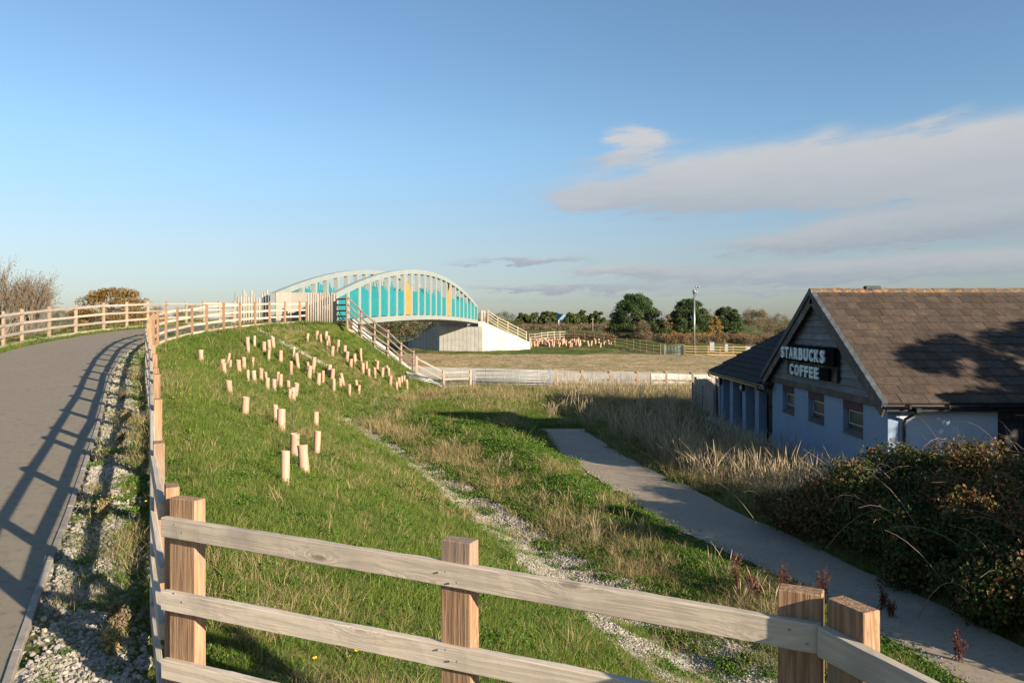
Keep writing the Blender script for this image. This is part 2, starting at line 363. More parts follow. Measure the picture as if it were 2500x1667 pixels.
M_SILL = simple('sill_tile', (.12,.10,.09), (.075,.062,.055), 9, .85, .3, .006, .3)
M_BOARD = wood('grey_weatherboard', 'x', (.15,.17,.19), (.11,.125,.14), (.07,.07,.075), tint=.25, bump=.25)
M_TRIM = wood('brown_trim', 'x', (.115,.095,.08), (.08,.065,.055), (.04,.03,.03), bump=.2)
M_SIGN = wood('dark_sign_board', 'z', (.028,.024,.021), (.016,.014,.013), (.01,.01,.01), bump=.1)
M_TRAY = simple('black_sign_tray', (.004,.004,.0045), (.006,.006,.007), 3, .9, .02, .002, 0, spec=.05)
M_LETTER = simple('pale_letter', (.62,.70,.70), (.54,.62,.63), 6, .6, .05, .002, .05)
M_DOOR = simple('dark_door', (.03,.034,.042), (.02,.023,.03), 3, .5, .05, .004, .1)
M_WFRAME = simple('window_frame', (.05,.052,.055), (.035,.037,.04), 4, .5, .03, .003, .05)
M_WBEAD = simple('glazing_bead', (.55,.57,.58), (.45,.47,.48), 5, .5, .03, .003, .05)
M_GLASS, nt_ = new_mat('obscured_glass'); _co = nt_.coord('Object')
finish(nt_, nt_.mix(nt_.noise(_co, 2.5, 3), (.055,.062,.058), (.085,.09,.082)), .22, nt_.bump(nt_.noise(_co, 60, 2), .15, .004), spec=.6)
def tile_mat(name, c1, c2, lichen):
    m, nt = new_mat(name); co = nt.coord('Object'); rnd = nt.info()
    off = nt.math('MULTIPLY', rnd, 91.0); cr = nt.vmath('ADD', co, nt.comb(off, nt.math('MULTIPLY', off, .37), 0.0))
    f = nt.noise(cr, 7, 4, .6); col = nt.mix(nt.ramp(f, .3, .7), c1, c2)
    wp = nt.noise(cr, 2.2, 3)
    col = nt.mix(nt.math('MULTIPLY', nt.ramp(wp, .55, .8), .55), col, (.14,.095,.06))
    loc = nt.info('Location'); hgt = nt.sep(loc)[2]
    spots = nt.ramp(nt.noise(cr, 16, 3, .65), lichen, lichen+.06)
    col = nt.mix(nt.math('MULTIPLY', spots, .7), col, (.30,.24,.165))
    if lichen < .6: col = nt.mix(nt.math('MULTIPLY', nt.ramp(nt.noise(cr, 6, 4, .65), .50, .64), .8), col, (.40,.185,.045))
    r = nt.math('MULTIPLY_ADD', rnd, .42, .79); col = nt.mix(1.0, col, nt.comb(r, r, r), 'MULTIPLY')
    finish(nt, col, .92, nt.bump(nt.noise(cr, 60, 4, .7), .5, .006), spec=.2); return m
M_TILE = tile_mat('brown_concrete_tile', (.082,.060,.045), (.056,.042,.033), .68)
M_TILED = tile_mat('dark_concrete_tile', (.035,.033,.033), (.025,.024,.025), .80)
M_RIDGE = tile_mat('lichen_ridge_tile', (.15,.105,.07), (.10,.075,.055), .58)
M_VERGE = simple('dark_verge_tile', (.085,.095,.10), (.05,.056,.06), 12, .85, .3, .006, .45)
def tube_mat():
    m, nt = new_mat('peach_tree_guard'); co = nt.coord('Object'); rnd = nt.info()
    z = nt.sep(co)[2]
    col = nt.mix(nt.ramp(nt.noise(nt.vmath('MULTIPLY', co, (9,9,2.5)), 1.0, 3), .35, .7), (.53,.32,.215), (.46,.27,.18))
    col = nt.mix(nt.math('MULTIPLY', rnd, .4), col, (.56,.41,.335))
    dirt = nt.math('SUBTRACT', 1.0, nt.ramp(nt.math('ADD', z, nt.math('MULTIPLY', nt.noise(co, 14, 3), .22)), .05, .22))
    col = nt.mix(nt.math('MULTIPLY', dirt, .6), col, (.22,.16,.095))
    finish(nt, col, .55, nt.bump(nt.noise(nt.vmath('MULTIPLY', co, (60,60,2)), 1.0, 2), .15, .003), spec=.3, transl=.18); return m
M_TUBE = tube_mat()
def leafy(name, c1, c2, c3=None, p3=.15, transl=.3, patch=.35, rough=.6, tip=None, vscale=.35):
    m, nt = new_mat(name); g = nt.new('ShaderNodeNewGeometry')
    rnd = nt.info(); pos = nt.info('Location')
    per = g.outputs['Random Per Island']
    pn = nt.noise(g.outputs['Position'], vscale, 3)
    f = nt.math('ADD', nt.math('MULTIPLY', nt.ramp(pn, .3, .7), patch), nt.math('MULTIPLY', per, 1-patch), clamp=True)
    col = nt.mix(f, c1, c2)
    if c3: col = nt.mix(nt.math('GREATER_THAN', nt.math('FRACT', nt.math('MULTIPLY', per, 7.31)), 1-p3), col, c3)
    if tip: col = nt.mix(nt.attr('h'), col, nt.mix(per, col, tip))
    r = nt.math('MULTIPLY_ADD', nt.math('FRACT', nt.math('MULTIPLY', per, 3.77)), .5, .75)
    col = nt.mix(1.0, col, nt.comb(r, r, r), 'MULTIPLY')
    finish(nt, col, rough, None, spec=.25, transl=transl); return m
M_GRASS = leafy('green_grass', (.040,.108,.010), (.125,.178,.021), (.28,.24,.10), .06, patch=.55, tip=(.18,.21,.04), vscale=1.1)
M_CLOVER = leafy('clover', (.045,.120,.012), (.10,.18,.02), (.17,.19,.035), .12)
M_DRY = leafy('dry_grass', (.42,.31,.16), (.30,.225,.11), (.13,.15,.04), .25, transl=.25)
M_STRAW = leafy('tall_straw', (.56,.43,.28), (.42,.31,.19), (.20,.18,.08), .15, transl=.3)
M_DOCK = leafy('russet_dock', (.095,.036,.025), (.16,.065,.04), (.08,.035,.025), .2)
M_BRAM = leafy('bramble_leaf', (.028,.050,.012), (.075,.095,.022), (.22,.10,.035), .16, patch=.25)
M_BRAM2 = leafy('bramble_leaf_rusty', (.055,.055,.018), (.14,.11,.032), (.24,.10,.04), .25, patch=.25)
M_CANE = leafy('dry_cane', (.15,.105,.07), (.24,.17,.11), None, transl=0.01)
M_PINE = leafy('pine_needles', (.020,.044,.013), (.052,.085,.022), (.085,.115,.028), .2, transl=.15, patch=.3)
M_EVER = leafy('far_evergreen', (.035,.055,.014), (.095,.11,.024), (.05,.07,.02), .2, transl=.15, patch=.4)
M_OAK = leafy('autumn_oak_leaf', (.155,.080,.020), (.27,.15,.035), (.12,.11,.03), .25, transl=.25)
M_BROWN = leafy('brown_scrub', (.11,.078,.050), (.20,.145,.09), (.13,.14,.04), .15, transl=.1)
M_RUSS = leafy('russet_scrub', (.15,.085,.045), (.235,.145,.07), (.12,.12,.04), .15, transl=.15)
M_BRACK = leafy('golden_bracken', (.26,.135,.04), (.36,.21,.07), (.20,.18,.05), .2, transl=.2)
M_BARK = simple('bark', (.115,.09,.07), (.07,.055,.042), 9, .95, .5, .02, .2)
M_TWIG = simple('grey_twig', (.24,.20,.155), (.16,.13,.10), 9, .9, .2, .01, .2)
def stone_mat(name, a, b):
    m, nt = new_mat(name); rnd = nt.info(); co = nt.coord('Object')
    col = nt.mix(rnd, a, b); col = nt.mix(nt.math('MULTIPLY', nt.noise(co, 3, 3), .6), col, tuple(x*.6 for x in b))
    finish(nt, col, .9, nt.bump(nt.noise(co, 8, 3), .4, .05), spec=.25); return m
M_STONE = stone_mat('limestone_chip', (.52,.47,.395), (.25,.22,.18))
# ground: soil, thatch, gravel and bare earth, by where they lie
M_GROUND, nt_ = new_mat('turf_and_earth'); _g = nt_.coord('Object')
_n1 = nt_.noise(_g, .35, 4); _n2 = nt_.noise(_g, 3.0, 5, .65); _n3 = nt_.noise(_g, 22, 4, .7)
_turf = nt_.mix(nt_.ramp(nt_.math('ADD', nt_.math('MULTIPLY', _n1, .6), nt_.math('MULTIPLY', _n2, .5)), .38, .72), (.045,.080,.011), (.12,.125,.03))
_turf = nt_.mix(nt_.math('MULTIPLY', nt_.ramp(_n3, .5, .75), .5), _turf, (.06,.058,.02))
_turf = nt_.mix(nt_.math('MULTIPLY', nt_.attr('dry'), nt_.ramp(_n2, .35, .62)), _turf, (.23,.17,.085))
_e1 = nt_.noise(_g, .9, 5, .7); _e2 = nt_.noise(nt_.vmath('MULTIPLY', _g, (1,.45,1)), 2.6, 5, .7)
_earth = nt_.mix(nt_.ramp(_e1, .35, .68), (.44,.32,.175), (.32,.235,.125)); _earth = nt_.mix(nt_.ramp(_e2, .50, .72), _earth, (.17,.125,.065))
_earth = nt_.mix(nt_.math('MULTIPLY', nt_.ramp(nt_.noise(_g, .45, 5, .7), .47, .66), .8), _earth, (.19,.19,.06))
_grav = nt_.mix(nt_.ramp(nt_.voro(_g, 26, 'Color'), .2, .8), (.30,.26,.20), (.50,.45,.37))
_e = nt_.attr('soil'); _gm = nt_.attr('gravel')
_mk = nt_.ramp(nt_.math('ADD', _e, nt_.math('MULTIPLY_ADD', _n2, .5, -.25)), .4, .6)
_mg = nt_.ramp(nt_.math('ADD', _gm, nt_.math('MULTIPLY_ADD', _n3, .5, -.25)), .4, .6)
_gm2 = _mg
_c = nt_.mix(_mg, nt_.mix(_mk, _turf, _earth), _grav)
finish(nt_, _c, 1.0, nt_.bump(nt_.math('ADD', nt_.math('MULTIPLY', _e2, 6.0), _n3), .6, .03), spec=.1)

# ------------------------------------------------------------------ ground sheet
def axis(segs):
    out = [segs[0][0]]
    for a, b, st in segs:
        n = max(1, int(round((b-a)/st))); out += list(np.linspace(a, b, n+1)[1:])
    return np.array(out)
gx = axis([(-3200,-600,260),(-600,-120,40),(-120,-40,4),(-40,-22,.8),(-22,14,.22),(14,40,.8),(40,120,4),(120,600,40),(600,3200,260)])
gy = axis([(-60,-12,4),(-12,0,.8),(0,56,.22),(56,110,.6),(110,200,3),(200,600,25),(600,4200,240)])
GX, GY = np.meshgrid(gx, gy); GZ = height(GX.ravel(), GY.ravel())
x_, y_ = GX.ravel(), GY.ravel()
nx, ny = len(gx), len(gy)
ii = (np.arange(ny-1)[:, None]*nx + np.arange(nx-1)[None, :]).ravel()
w_ = np.interp(y_, [48,55,66,85], [0,1,1,0]); yyv = y_ + .43*np.clip(x_+6, -12, 16)*w_
soil = smooth01((yyv-62.5)/2)*smooth01((92.5-y_ - 3.5*smooth01((x_-2)/14)*0)/4)
# bare earth patch under the far ditch edge, worn margin beside the footpath, entrance by the far gate
soil = np.maximum(soil, np.exp(-((x_-track_l(y_)+.18)/.22)**2)*(y_ < 27)*(y_ > 5)*.75)
soil = np.maximum(soil, np.exp(-((x_-22)/9)**2-((y_-86)/2.0)**2)*.8)
soil = np.maximum(soil, np.exp(-((x_+9.6)/.6)**2-((y_-47.0)/.5)**2)*.9)
dtoe_v = sdist(TOE, x_, y_); srd_v = sdist(ROADREF, x_, y_); dcr_v = sdist(CREST, x_, y_)
chan_w = np.interp(y_, [4,10,14,20,30,34], [1.5,1.15,.85,.6,.48,.3])
grav = np.exp(-(dtoe_v/chan_w)**4)*(y_ < 34.5)*np.clip(.6+1.1*fbm(x_*.55, y_*.55, 21), 0, 1)
grav = np.maximum(grav, smooth01((.95-srd_v)/.15)*smooth01((srd_v-.02)/.3)*(y_ < 30)*np.clip(1.25-.035*y_ - .55*(fbm(x_*.8, y_*.8, 31) > .55), 0, 1))
dry = np.clip(np.exp(-((dtoe_v+.7)/1.3)**2)*.7 + (y_ < 8)*smooth01(-dcr_v/.5)*.8*smooth01((8-y_)/3) + smooth01((x_-track_r(y_))/.8)*(y_ < 50)*.6, 0, 1)
dry = np.clip(dry + .7*(fbm(x_*.35, y_*.35, 41) > .58), 0, 1)
ground = obj('ground', fast_mesh('ground', np.stack([x_, y_, GZ], 1), np.stack([ii, ii+1, ii+nx+1, ii+nx], 1), M_GROUND,
             {'soil': soil, 'gravel': grav, 'dry': dry}, smooth=True)); tag(ground, kind='structure')

# ------------------------------------------------------------------ shared-use path, kerb, footpath, highway
def offs(P, d):
    T = np.gradient(P, axis=0); T /= np.linalg.norm(T, axis=1)[:, None]; return P + np.stack([-T[:,1], T[:,0]], 1)*d
def strip(name, A, B, za, zb, mat, n=6):
    V = []; Q = []
    for i in range(len(A)):
        for k in range(n+1):
            t = k/n; V.append((*(A[i]*(1-t)+B[i]*t), za[i]*(1-t)+zb[i]*t))
    for i in range(len(A)-1):
        for k in range(n): a = i*(n+1)+k; Q.append((a, a+n+1, a+n+2, a+1))
    return fast_mesh(name, V, Q, mat, smooth=True)
m_ = ROADREF[:,1] < 46.0; RP = ROADREF[m_]
A_, B_ = offs(RP, .90), offs(RP, 4.75)
road = obj('path', strip('path', B_, A_, path_z(B_[:,1])+.015, path_z(A_[:,1])+.015, M_ROAD)); tag(road, kind='structure')
# flare of the path onto the bridge deck
fl = mesh('path_end', [(*A_[-1], path_z(A_[-1,1])+.018), (*B_[-1], path_z(B_[-1,1])+.018), (-14.9,48.4,4.30), (-10.8,47.8,4.30)], [(0,3,2,1)], M_ROAD)
part(obj('path_end', fl), road)
kerb = thing('kerb', (*A_[10], path_z(A_[10,1])), 'narrow concrete edging along the asphalt path beside the gravel strip', 'kerb')
K0 = offs(ROADREF, .87); sacc = np.concatenate([[0], np.cumsum(np.linalg.norm(np.diff(K0, axis=0), axis=1))])
def along(P, acc, s): return np.array([np.interp(s, acc, P[:,0]), np.interp(s, acc, P[:,1])])
s = 14.0
while s < sacc[-1]-6:
    a, b = along(K0, sacc, s), along(K0, sacc, s+.905)
    if a[1] > 2.5:
        za, zb = path_z(a[1]), path_z(b[1]); A3 = Vector((*a, za)); B3 = Vector((*b, zb))
        mb = MB().box(0, (B3-A3).length, -.028, .028, -.15, .032+random.uniform(-.004,.004), c=.006)
        mb.obj('kerb_stone', M_KERB, kerb, frame(A3, B3-A3))
    s += .915
ty = np.linspace(-2, 32.0, 110); jag = (fbm(ty*.9, ty*0, 51)-.5)*.22; jag2 = (fbm(ty*.9, ty*0+7, 53)-.5)*.3
TLp = np.stack([track_l(ty)+jag, ty], 1); TRp = np.stack([track_r(ty)+jag2, ty], 1)
zz1 = height(TLp[:,0], TLp[:,1]); zz2 = height(TRp[:,0], TRp[:,1]); zt = .5*(np.minimum(zz1, .1)+np.minimum(zz2,.1)); zt = np.convolve(np.pad(zt, 4, 'edge'), np.ones(9)/9, 'valid')
foot = obj('footpath', strip('footpath', TLp, TRp, zt+.02, zt+.02, M_TRACK, 8)); tag(foot, kind='structure')
def hw(x, yyy): return yyy - .43*np.clip(x+6, -12, 16)
hx = np.linspace(-70, 60, 66)
hwy = obj('road', strip('road', np.stack([hx, hw(hx, 57.2)], 1), np.stack([hx, hw(hx, 62.4)], 1), hx*0-.22, hx*0-.22, M_HWY, 3)); tag(hwy, kind='structure')
M_LINE = simple('road_line', (.75,.75,.72), (.6,.6,.58), 3, .7, .05, .003, 0)
part(obj('road_line', strip('road_line', np.stack([hx, hw(hx, 61.7)], 1), np.stack([hx, hw(hx, 61.95)], 1), hx*0-.214, hx*0-.214, M_LINE, 1)), hwy)
bar = thing('concrete_barrier', (-30, float(hw(-30., 62.8)), -.3), 'long low pale concrete barrier in front of the brown earth bank', 'barrier')
for i in range(len(hx)-1):
    a = Vector((hx[i], float(hw(hx[i], 62.9)), -.3)); b = Vector((hx[i+1], float(hw(hx[i+1], 62.9)), -.3)); L = (b-a).length
    MB().prism([(0,-.28),(L-.03,-.28),(L-.03,.1),(0,.1)], 0, .3).add([(0,-.2,.3),(L-.03,-.2,.3),(L-.03,.1,.3),(0,.1,.3),(0,-.12,.96),(L-.03,-.12,.96),(L-.03,.02,.96),(0,.02,.96)],
        [(0,1,5,4),(1,2,6,5),(2,3,7,6),(3,0,4,7),(4,5,6,7)]).obj('barrier_panel', M_CONC, bar, frame(a, b-a))
# ------------------------------------------------------------------ timber fences
_pm = {}
def post_mesh(w, t, h, mat, c=.004):
    k = (w, t, round(h, 2), mat.name)
    if k not in _pm: _pm[k] = MB().box(-w/2, w/2, -t/2, t/2, -.35, h, c=c).mesh('post', mat)
    return _pm[k]
def add_post(par, p, d, h, mat, w=.15, t=.075, tilt=.006):
    M = frame(p, (d[0], d[1], 0)) @ Euler((random.gauss(0, tilt), random.gauss(0, tilt), 0)).to_matrix().to_4x4()
    return obj('post', post_mesh(w, t, h, mat), par, M)
def add_rail(par, a, b, mat, h=.1, t=.04, name='rail'):
    a, b = Vector(a), Vector(b); return MB().box(0, (b-a).length, -t/2, t/2, -h/2, h/2, c=.005).obj(name, mat, par, frame(a, b-a))
def rough_rail(par, a, b, mat, h=.1, t=.042, seed=0):
    a, b = Vector(a), Vector(b); L = (b-a).length; n = int(L/.05); V = []; Fs = []
    prof = [(-1,-.94),(-.86,-1),(.86,-1),(1,-.94),(1,.93),(.84,1),(-.84,1),(-1,.93)]; rr = random.Random(seed)
    ph = [rr.uniform(0, 6.28) for _ in range(6)]
    for i in range(n+1):
        x = L*i/n; bow = .003*math.sin(x*1.1+ph[0]); bowy = .003*math.sin(x*1.5+ph[1])
        for j, (y, z) in enumerate(prof):
            e = .0008*math.sin(x*7+ph[2]+j)+.0006*math.sin(x*19+ph[3]+j*2.1)+rr.gauss(0, .0004)
            V.append((x, y*t/2+bowy+e*.6, z*h/2+bow+e))
    for i in range(n):
        for j in range(8): Fs.append((i*8+j, (i+1)*8+j, (i+1)*8+(j+1) % 8, i*8+(j+1) % 8))
    Fs += [tuple(range(8)), tuple(range(n*8, n*8+8))[::-1]]
    return obj('rail', mesh('rail', V, Fs, mat), par, frame(a, b-a))
def fence(name, label, cat, P, H, rails, pm, rm, side=1, w=.15, t=.075, rh=.1, rt=.04, group=None, jitter=.012, w2=None):
    P = [Vector(p) for p in P]; root = thing(name, P[0], label, cat, group)
    N = len(P)
    for i, p in enumerate(P):
        d = (P[min(i+1, N-1)]-P[max(i-1, 0)]); d.z = 0; d.normalize()
        add_post(root, p, d, H+random.uniform(-.02, .02), pm, w, t)
    for r in rails:
        for i in range(N-1):
            d = P[i+1]-P[i]; d.z = 0; d.normalize(); off = Vector((-d.y, d.x, 0))*side*(t/2+rt/2-.003)
            za = random.gauss(0, jitter); zb = random.gauss(0, jitter)
            e = (P[i+1]-P[i]).normalized()*.004
            add_rail(root, P[i]+off+Vector((0,0,r+za))+e, P[i+1]+off+Vector((0,0,r+zb))-e, rm, rh, rt)
    return root
FRS = spline(FR, .1); facc = np.concatenate([[0], np.cumsum(np.linalg.norm(np.diff(FRS, axis=0), axis=1))])
py = [4.62,5.75,7.75,9.75,10.6,12.3,14.1]; sl = [float(np.interp(v, FRS[:,1], facc)) for v in py]
while sl[-1]+1.8 < facc[-1]: sl.append(sl[-1]+random.uniform(1.55, 1.9))
RFP = [(*along(FRS, facc, s), ) for s in sl] + [(-12.3,46.55)]
RFP[0] = (-2.0, 4.58)
RFP = [(x, y, float(path_z(y))) for x, y in RFP]
fence('road_fence', 'timber post and rail fence beside the path, curving from corner post to bridge', 'fence', RFP, 1.33, [1.18,.82,.46,.11], W_POST, W_RAIL, side=1)
LFX = [(-16.4,23.2),(-17.1,24.7),(-17.8,26.3),(-18.3,28.0),(-18.76,29.8),(-19.03,32),(-19.17,34.2),(-19.05,36.3),(-18.96,38.3),(-18.9,40.4),(-18.8,42.4),(-18.55,44.3),(-18.1,45.7),(-17.55,46.7),(-17.0,47.6)]
fence('verge_fence', 'four-rail timber fence on the grass verge across the path, before the bare tree', 'fence', [(x, y, float(path_z(y))-.02) for x, y in LFX], 1.36, [1.2,.83,.46,.1], W_POSTL, W_RAILL, side=-1)
# foreground fence: corner post, middle post, right post
fr = thing('foreground_fence', (-1.82, 4.33, 2.15), 'grey-railed timber fence with brown posts above the grassy drain', 'fence')
fd = Vector((1.05+1.82, 2.87-4.33, 0)).normalized(); fn = Vector((fd.y, -fd.x, 0))          # fn points to the camera side
FP = [Vector((-1.80,4.36,2.17)), Vector((-.235,3.55,2.17)), Vector((1.075,2.895,2.17))]
for p in FP: add_post(fr, p if p is not FP[0] else p-fd*.0225, fd, 1.33, W_POST, .155 if p is not FP[0] else .20, .08, .002)
for i, (z0, z1) in enumerate([(3.345,3.35),(2.93,3.02),(2.55,2.66),(2.2,2.32)]):
    a = FP[0]+fn*.058-fd*.14; b = FP[2]+fn*.058+fd*.075; a.z = z0; b.z = z1
    rough_rail(fr, a, b, W_RAIL, .105, .044, i)
for p in FP:
    for z in (3.35, 2.97 if p is FP[0] else 3.0):
        for sx, dz in ((-.03,.02),(.03,-.02)):
            c = p+fn*.0795+fd*sx; MB().tube([(0,0,0),(0,0,.006)], [.0055,.004], 6).obj('nail', M_GALV, fr, frame(Vector((c.x, c.y, z+dz)), fd, fn))
f2 = thing('corner_fence', (1.2, 2.74, 2.17), 'timber fence turning off from the paired posts above the asphalt footpath', 'fence')
d2 = Vector((.4,-.91,0)).normalized(); n2_ = Vector((-d2.y, d2.x, 0)); n2_ = n2_ if n2_.x < 0 else -n2_
Q0 = Vector((1.205,2.735,2.17))
for k in range(4): add_post(f2, Q0+d2*1.8*k, d2, 1.33, W_POST, .165, .08, .002)
for i, z in enumerate([3.35,2.99,2.63,2.27]):
    a = Q0+n2_*.062-d2*.09; b = Q0+n2_*.062+d2*5.5; a.z = z; b.z = z-.12
    rough_rail(f2, a, b, W_RAIL, .105, .044, 10+i)
# stair-side fence down the near wing wall
SP = [at(847.6,788,46.2), at(881.6,821.8,47.2), at(914.8,848,48.1), at(947,870,49.0), at(979.4,898,49.9), at(1009,917,50.8)]
sf = fence('wing_wall_fence', 'timber fence with rails toned as if in shade, stepping down the slope beside the pale near wing wall', 'fence', SP, 1.66, [1.5,1.1,.68,.24], W_STAIRP, W_STAIRR_SHADE, side=-1)
for z in (1.45,1.1,.75,.42,.1): add_rail(sf, (-10.55,46.95,4.27+z), (-9.8,46.25,4.27+z), W_STAIRR_SHADE)
# log palisades either side of the bridge mouth
def palisade(label, a, b, n, zb, hs, r=.062):
    a, b = Vector(a), Vector(b); root = thing('log_palisade', (*a.xy, zb), label, 'palisade')
    for i in range(n):
        p = a.lerp(b, i/(n-1)); h = hs(i); rr = r*random.uniform(.85, 1.1); lean = random.gauss(0, .012)
        MB().tube([(0,0,-.3),(lean*h*.5,0,h*.5),(lean*h,0,h-.02),(lean*h,0,h)], [rr, rr*.98, rr*.96, rr*.8], 8).obj('pole', W_PALE, root, Matrix.Translation((p.x, p.y, zb)) @ Matrix.Rotation(random.uniform(0, 6), 4, 'Z'), True)
    return root
palisade('row of upright pale logs beside the near end of the bridge truss', (-12.2,46.62,0), (-10.62,47.05,0), 13, 4.2, lambda i: 1.86+.06*math.sin(i*1.9)+random.uniform(-.12,.08))
hsL = [2.0,1.75,1.8,2.2,2.0,1.75,2.15,1.95,1.72,1.7,1.95,2.05,2.2,1.85,2.05,2.1]
palisade('uneven row of upright pale logs on the far verge of the path', (-16.95,47.75,0), (-14.75,48.4,0), 16, 4.2, lambda i: hsL[i]-.05)

# ------------------------------------------------------------------ arch footbridge
MBR = frame((BO[0], BO[1], 0), (BU[0], BU[1], 0))
br = thing('arch_footbridge', (BO[0], BO[1], 4.0), 'pale steel bowstring arch footbridge with teal and amber slatted sides', 'bridge')
cam_ = lambda s: 1-(2*s/BL-1)**2
cb = lambda s: 4.02+.48*cam_(s)                     # bottom of lower chord
ct = lambda s: cb(s)+.40                            # top of lower chord
at_ = lambda s: 6.12+2.72*cam_(s)                   # top of arch
def sweep(y0, y1, zlo, zhi, s0=0., s1=BL, n=44):
    mb = MB(); V = []; Fs = []
    for i in range(n+1):
        s = s0+(s1-s0)*i/n; V += [(s,y0,zlo(s)),(s,y1,zlo(s)),(s,y1,zhi(s)),(s,y0,zhi(s))]
    for i in range(n):
        for k in range(4): Fs.append((i*4+k, (i+1)*4+k, (i+1)*4+(k+1) % 4, i*4+(k+1) % 4))
    Fs += [(0,1,2,3), (n*4+3,n*4+2,n*4+1,n*4)]; return mb.add(V, Fs)
NB = 22; bay = BL/NB
for side, y0, y1 in (('right', 0., .33), ('left', BW, BW+.33)):
    sweep(y0, y1, lambda s: at_(s)-.37, at_).obj('arch_chord', M_STEEL, br, MBR)
    sweep(y0-.02, y1+.02, cb, ct).obj('lower_chord', M_STEEL, br, MBR)
    for k in range(NB+1):
        s = bay*k; hw_ = .18
        s0, s1 = (0, .34) if k == 0 else ((BL-.34, BL) if k == NB else (s-hw_, s+hw_))
        MB().add([(x, y, z) for x in (s0, s1) for y in (y0+.004, y1-.004) for z in (ct(s)-.02, at_(x)-.36)],
                 [(0,1,3,2),(4,6,7,5),(0,4,5,1),(2,3,7,6),(0,2,6,4),(1,5,7,3)]).obj('hanger', M_STEEL, br, MBR)
    rr = random.Random(3 if side == 'right' else 5)
    yo = y0+.05 if side == 'right' else y1-.09
    for k in range(NB):
        s0 = bay*k+(.36 if k == 0 else .2); s1 = bay*(k+1)-(.36 if k == NB-1 else .2); W_ = s1-s0; ns = 11
        yel = k in (7, 14); flat = k in (6, 8, 13, 15); mb = MB()
        for i in range(ns):
            a = s0+W_*i/ns; b = a+W_/ns-.022; sm = (a+b)/2; base = 1.86-.16*(k > 12)-.10*(k > 17)
            t = (i+.5)/ns
            if yel:
                tt = t if k == 7 else 1-t
                h = (2.0+1.15*max(0, 1-tt/.95)) if tt > .22 else (3.2+1.6*(1-abs(tt-.13)/.13)*.9)
            elif flat: h = base+.1
            else:
                h = base+.18*math.exp(-((t-.35)/.3)**2) + (rr.random() < .38)*rr.uniform(.12, .55) + rr.uniform(-.04, .05)
            top = min(ct(sm)+h, at_(sm)-.36)
            mb.box(a, b, yo, yo+.04, ct(sm)+.05, top)
            if yel: pass
        mb.box(s0, s1, yo+.045, yo+.075, ct((s0+s1)/2)+.06, ct((s0+s1)/2)+.16)
        mb.box(s0, s1, yo+.045, yo+.075, ct((s0+s1)/2)+1.3, ct((s0+s1)/2)+1.4)
        mb.obj('slat_panel', M_YEL if yel else M_TEAL, br, MBR)
        yl = y1+.03 if side == 'right' else y0-.07
        lb = MB(); c0 = bay*k; nb = 14
        for i in range(nb):
            a = c0+bay*i/nb; lb.box(a+.004, a+bay/nb-.004, yl, yl+.04, ct(a)-.0, ct(a)+1.72+rr.uniform(-.01,.01))
        lb.obj('lining_panel', W_PALE, br, MBR)
        if k in (2,4,6,9,12):
            pass
dk = sweep(.33, BW, lambda s: cb(s)+.03, lambda s: ct(s)-.10); dk.obj('deck', M_STEELD, br, MBR)
for k in range(NB):
    s = bay*(k+.5); MB().box(s-.1, s+.1, .34, BW-.01, cb(s)-.10, cb(s)+.02).obj('cross_beam', M_STEELD, br, MBR)

# ------------------------------------------------------------------ concrete abutments
def wall(par, a, b, tops, z0, mat, thick=.5, pw=.52, foot=None, name='wall_panel'):
    """ribbed wall from a to b (plan points), top heights tops=(za, zb), bottom z0; panels separated by recessed joints, face on the right-hand side of a->b"""
    A = Vector((*a, 0)); B = Vector((*b, 0)); L = (B-A).length; M = frame(A, B-A); n = max(1, int(round(L/pw)))
    bot = foot or (lambda x: z0); top = lambda x: tops[0]+(tops[1]-tops[0])*x/L
    V = [(x, y, z) for x in (0, L) for y in (.03, thick) for z in (bot(x), top(x))]
    MB().add(V, [(0,1,3,2),(4,6,7,5),(0,4,5,1),(2,3,7,6),(0,2,6,4),(1,5,7,3)]).obj('wall_core', mat, par, M)
    for i in range(n):
        x0 = L*i/n+.018*(i > 0); x1 = L*(i+1)/n-.018*(i < n-1)
        V = [(x, y, z) for x in (x0, x1) for y in (0, .029) for z in (bot(x)-.002, top(x)+.002)]
        MB().add(V, [(0,1,3,2),(4,6,7,5),(0,4,5,1),(2,3,7,6),(0,2,6,4),(1,5,7,3)]).obj(name, mat, par, M)
    return M, L
P2 = lambda s, y: tuple((MBR @ Vector((s, y, 0))).xy)
ab = thing('far_abutment', (*P2(BL+.3, 0), .2), 'pale ribbed concrete abutment with graffiti under the far end of the bridge', 'abutment')
fa, fb = P2(BL-.2, BW+.85), P2(BL-.2, -.62)
Mf, Lf = wall(ab, fa, fb, (3.62, 3.62), -.3, M_CONCG, 1.6, .5)
wall(ab, P2(BL+1.0, BW+.85), P2(BL+1.0, -.62), (4.3, 4.3), 3.4, M_CONCG, .4, 5.5, name='back_wall')
MB().box(0, .55, -.003, 1.6, 3.62, 4.28).obj('cheek_wall', M_CONC, ab, frame((*P2(BL-.2,-.08),0), Vector((*fb,0))-Vector((*P2(BL-.2,-.08),0))))
rw = (2.3, 97.6)
Mr, Lr = wall(ab, fb, rw, (4.28, 1.62), .2, M_CONC, .45, .62, foot=lambda x: -.3 if x < 4.6 else -.3+1.1*(x-4.6)/2.2)
wall(ab, (-13.3,99.6), fa, (1.5, 4.1), -.3, M_CONCG, .45, .6)
for i in range(4): MB().tube([(.5+1.3*i,-.012,.62),(.5+1.3*i,.02,.62)], .05, 8).obj('weep_hole', M_BLK, ab, Mf)
for i in range(4): MB().tube([(1.4+1.4*i,-.012,.5),(1.4+1.4*i,.02,.5)], .045, 8).obj('weep_hole', M_BLK, ab, Mr)
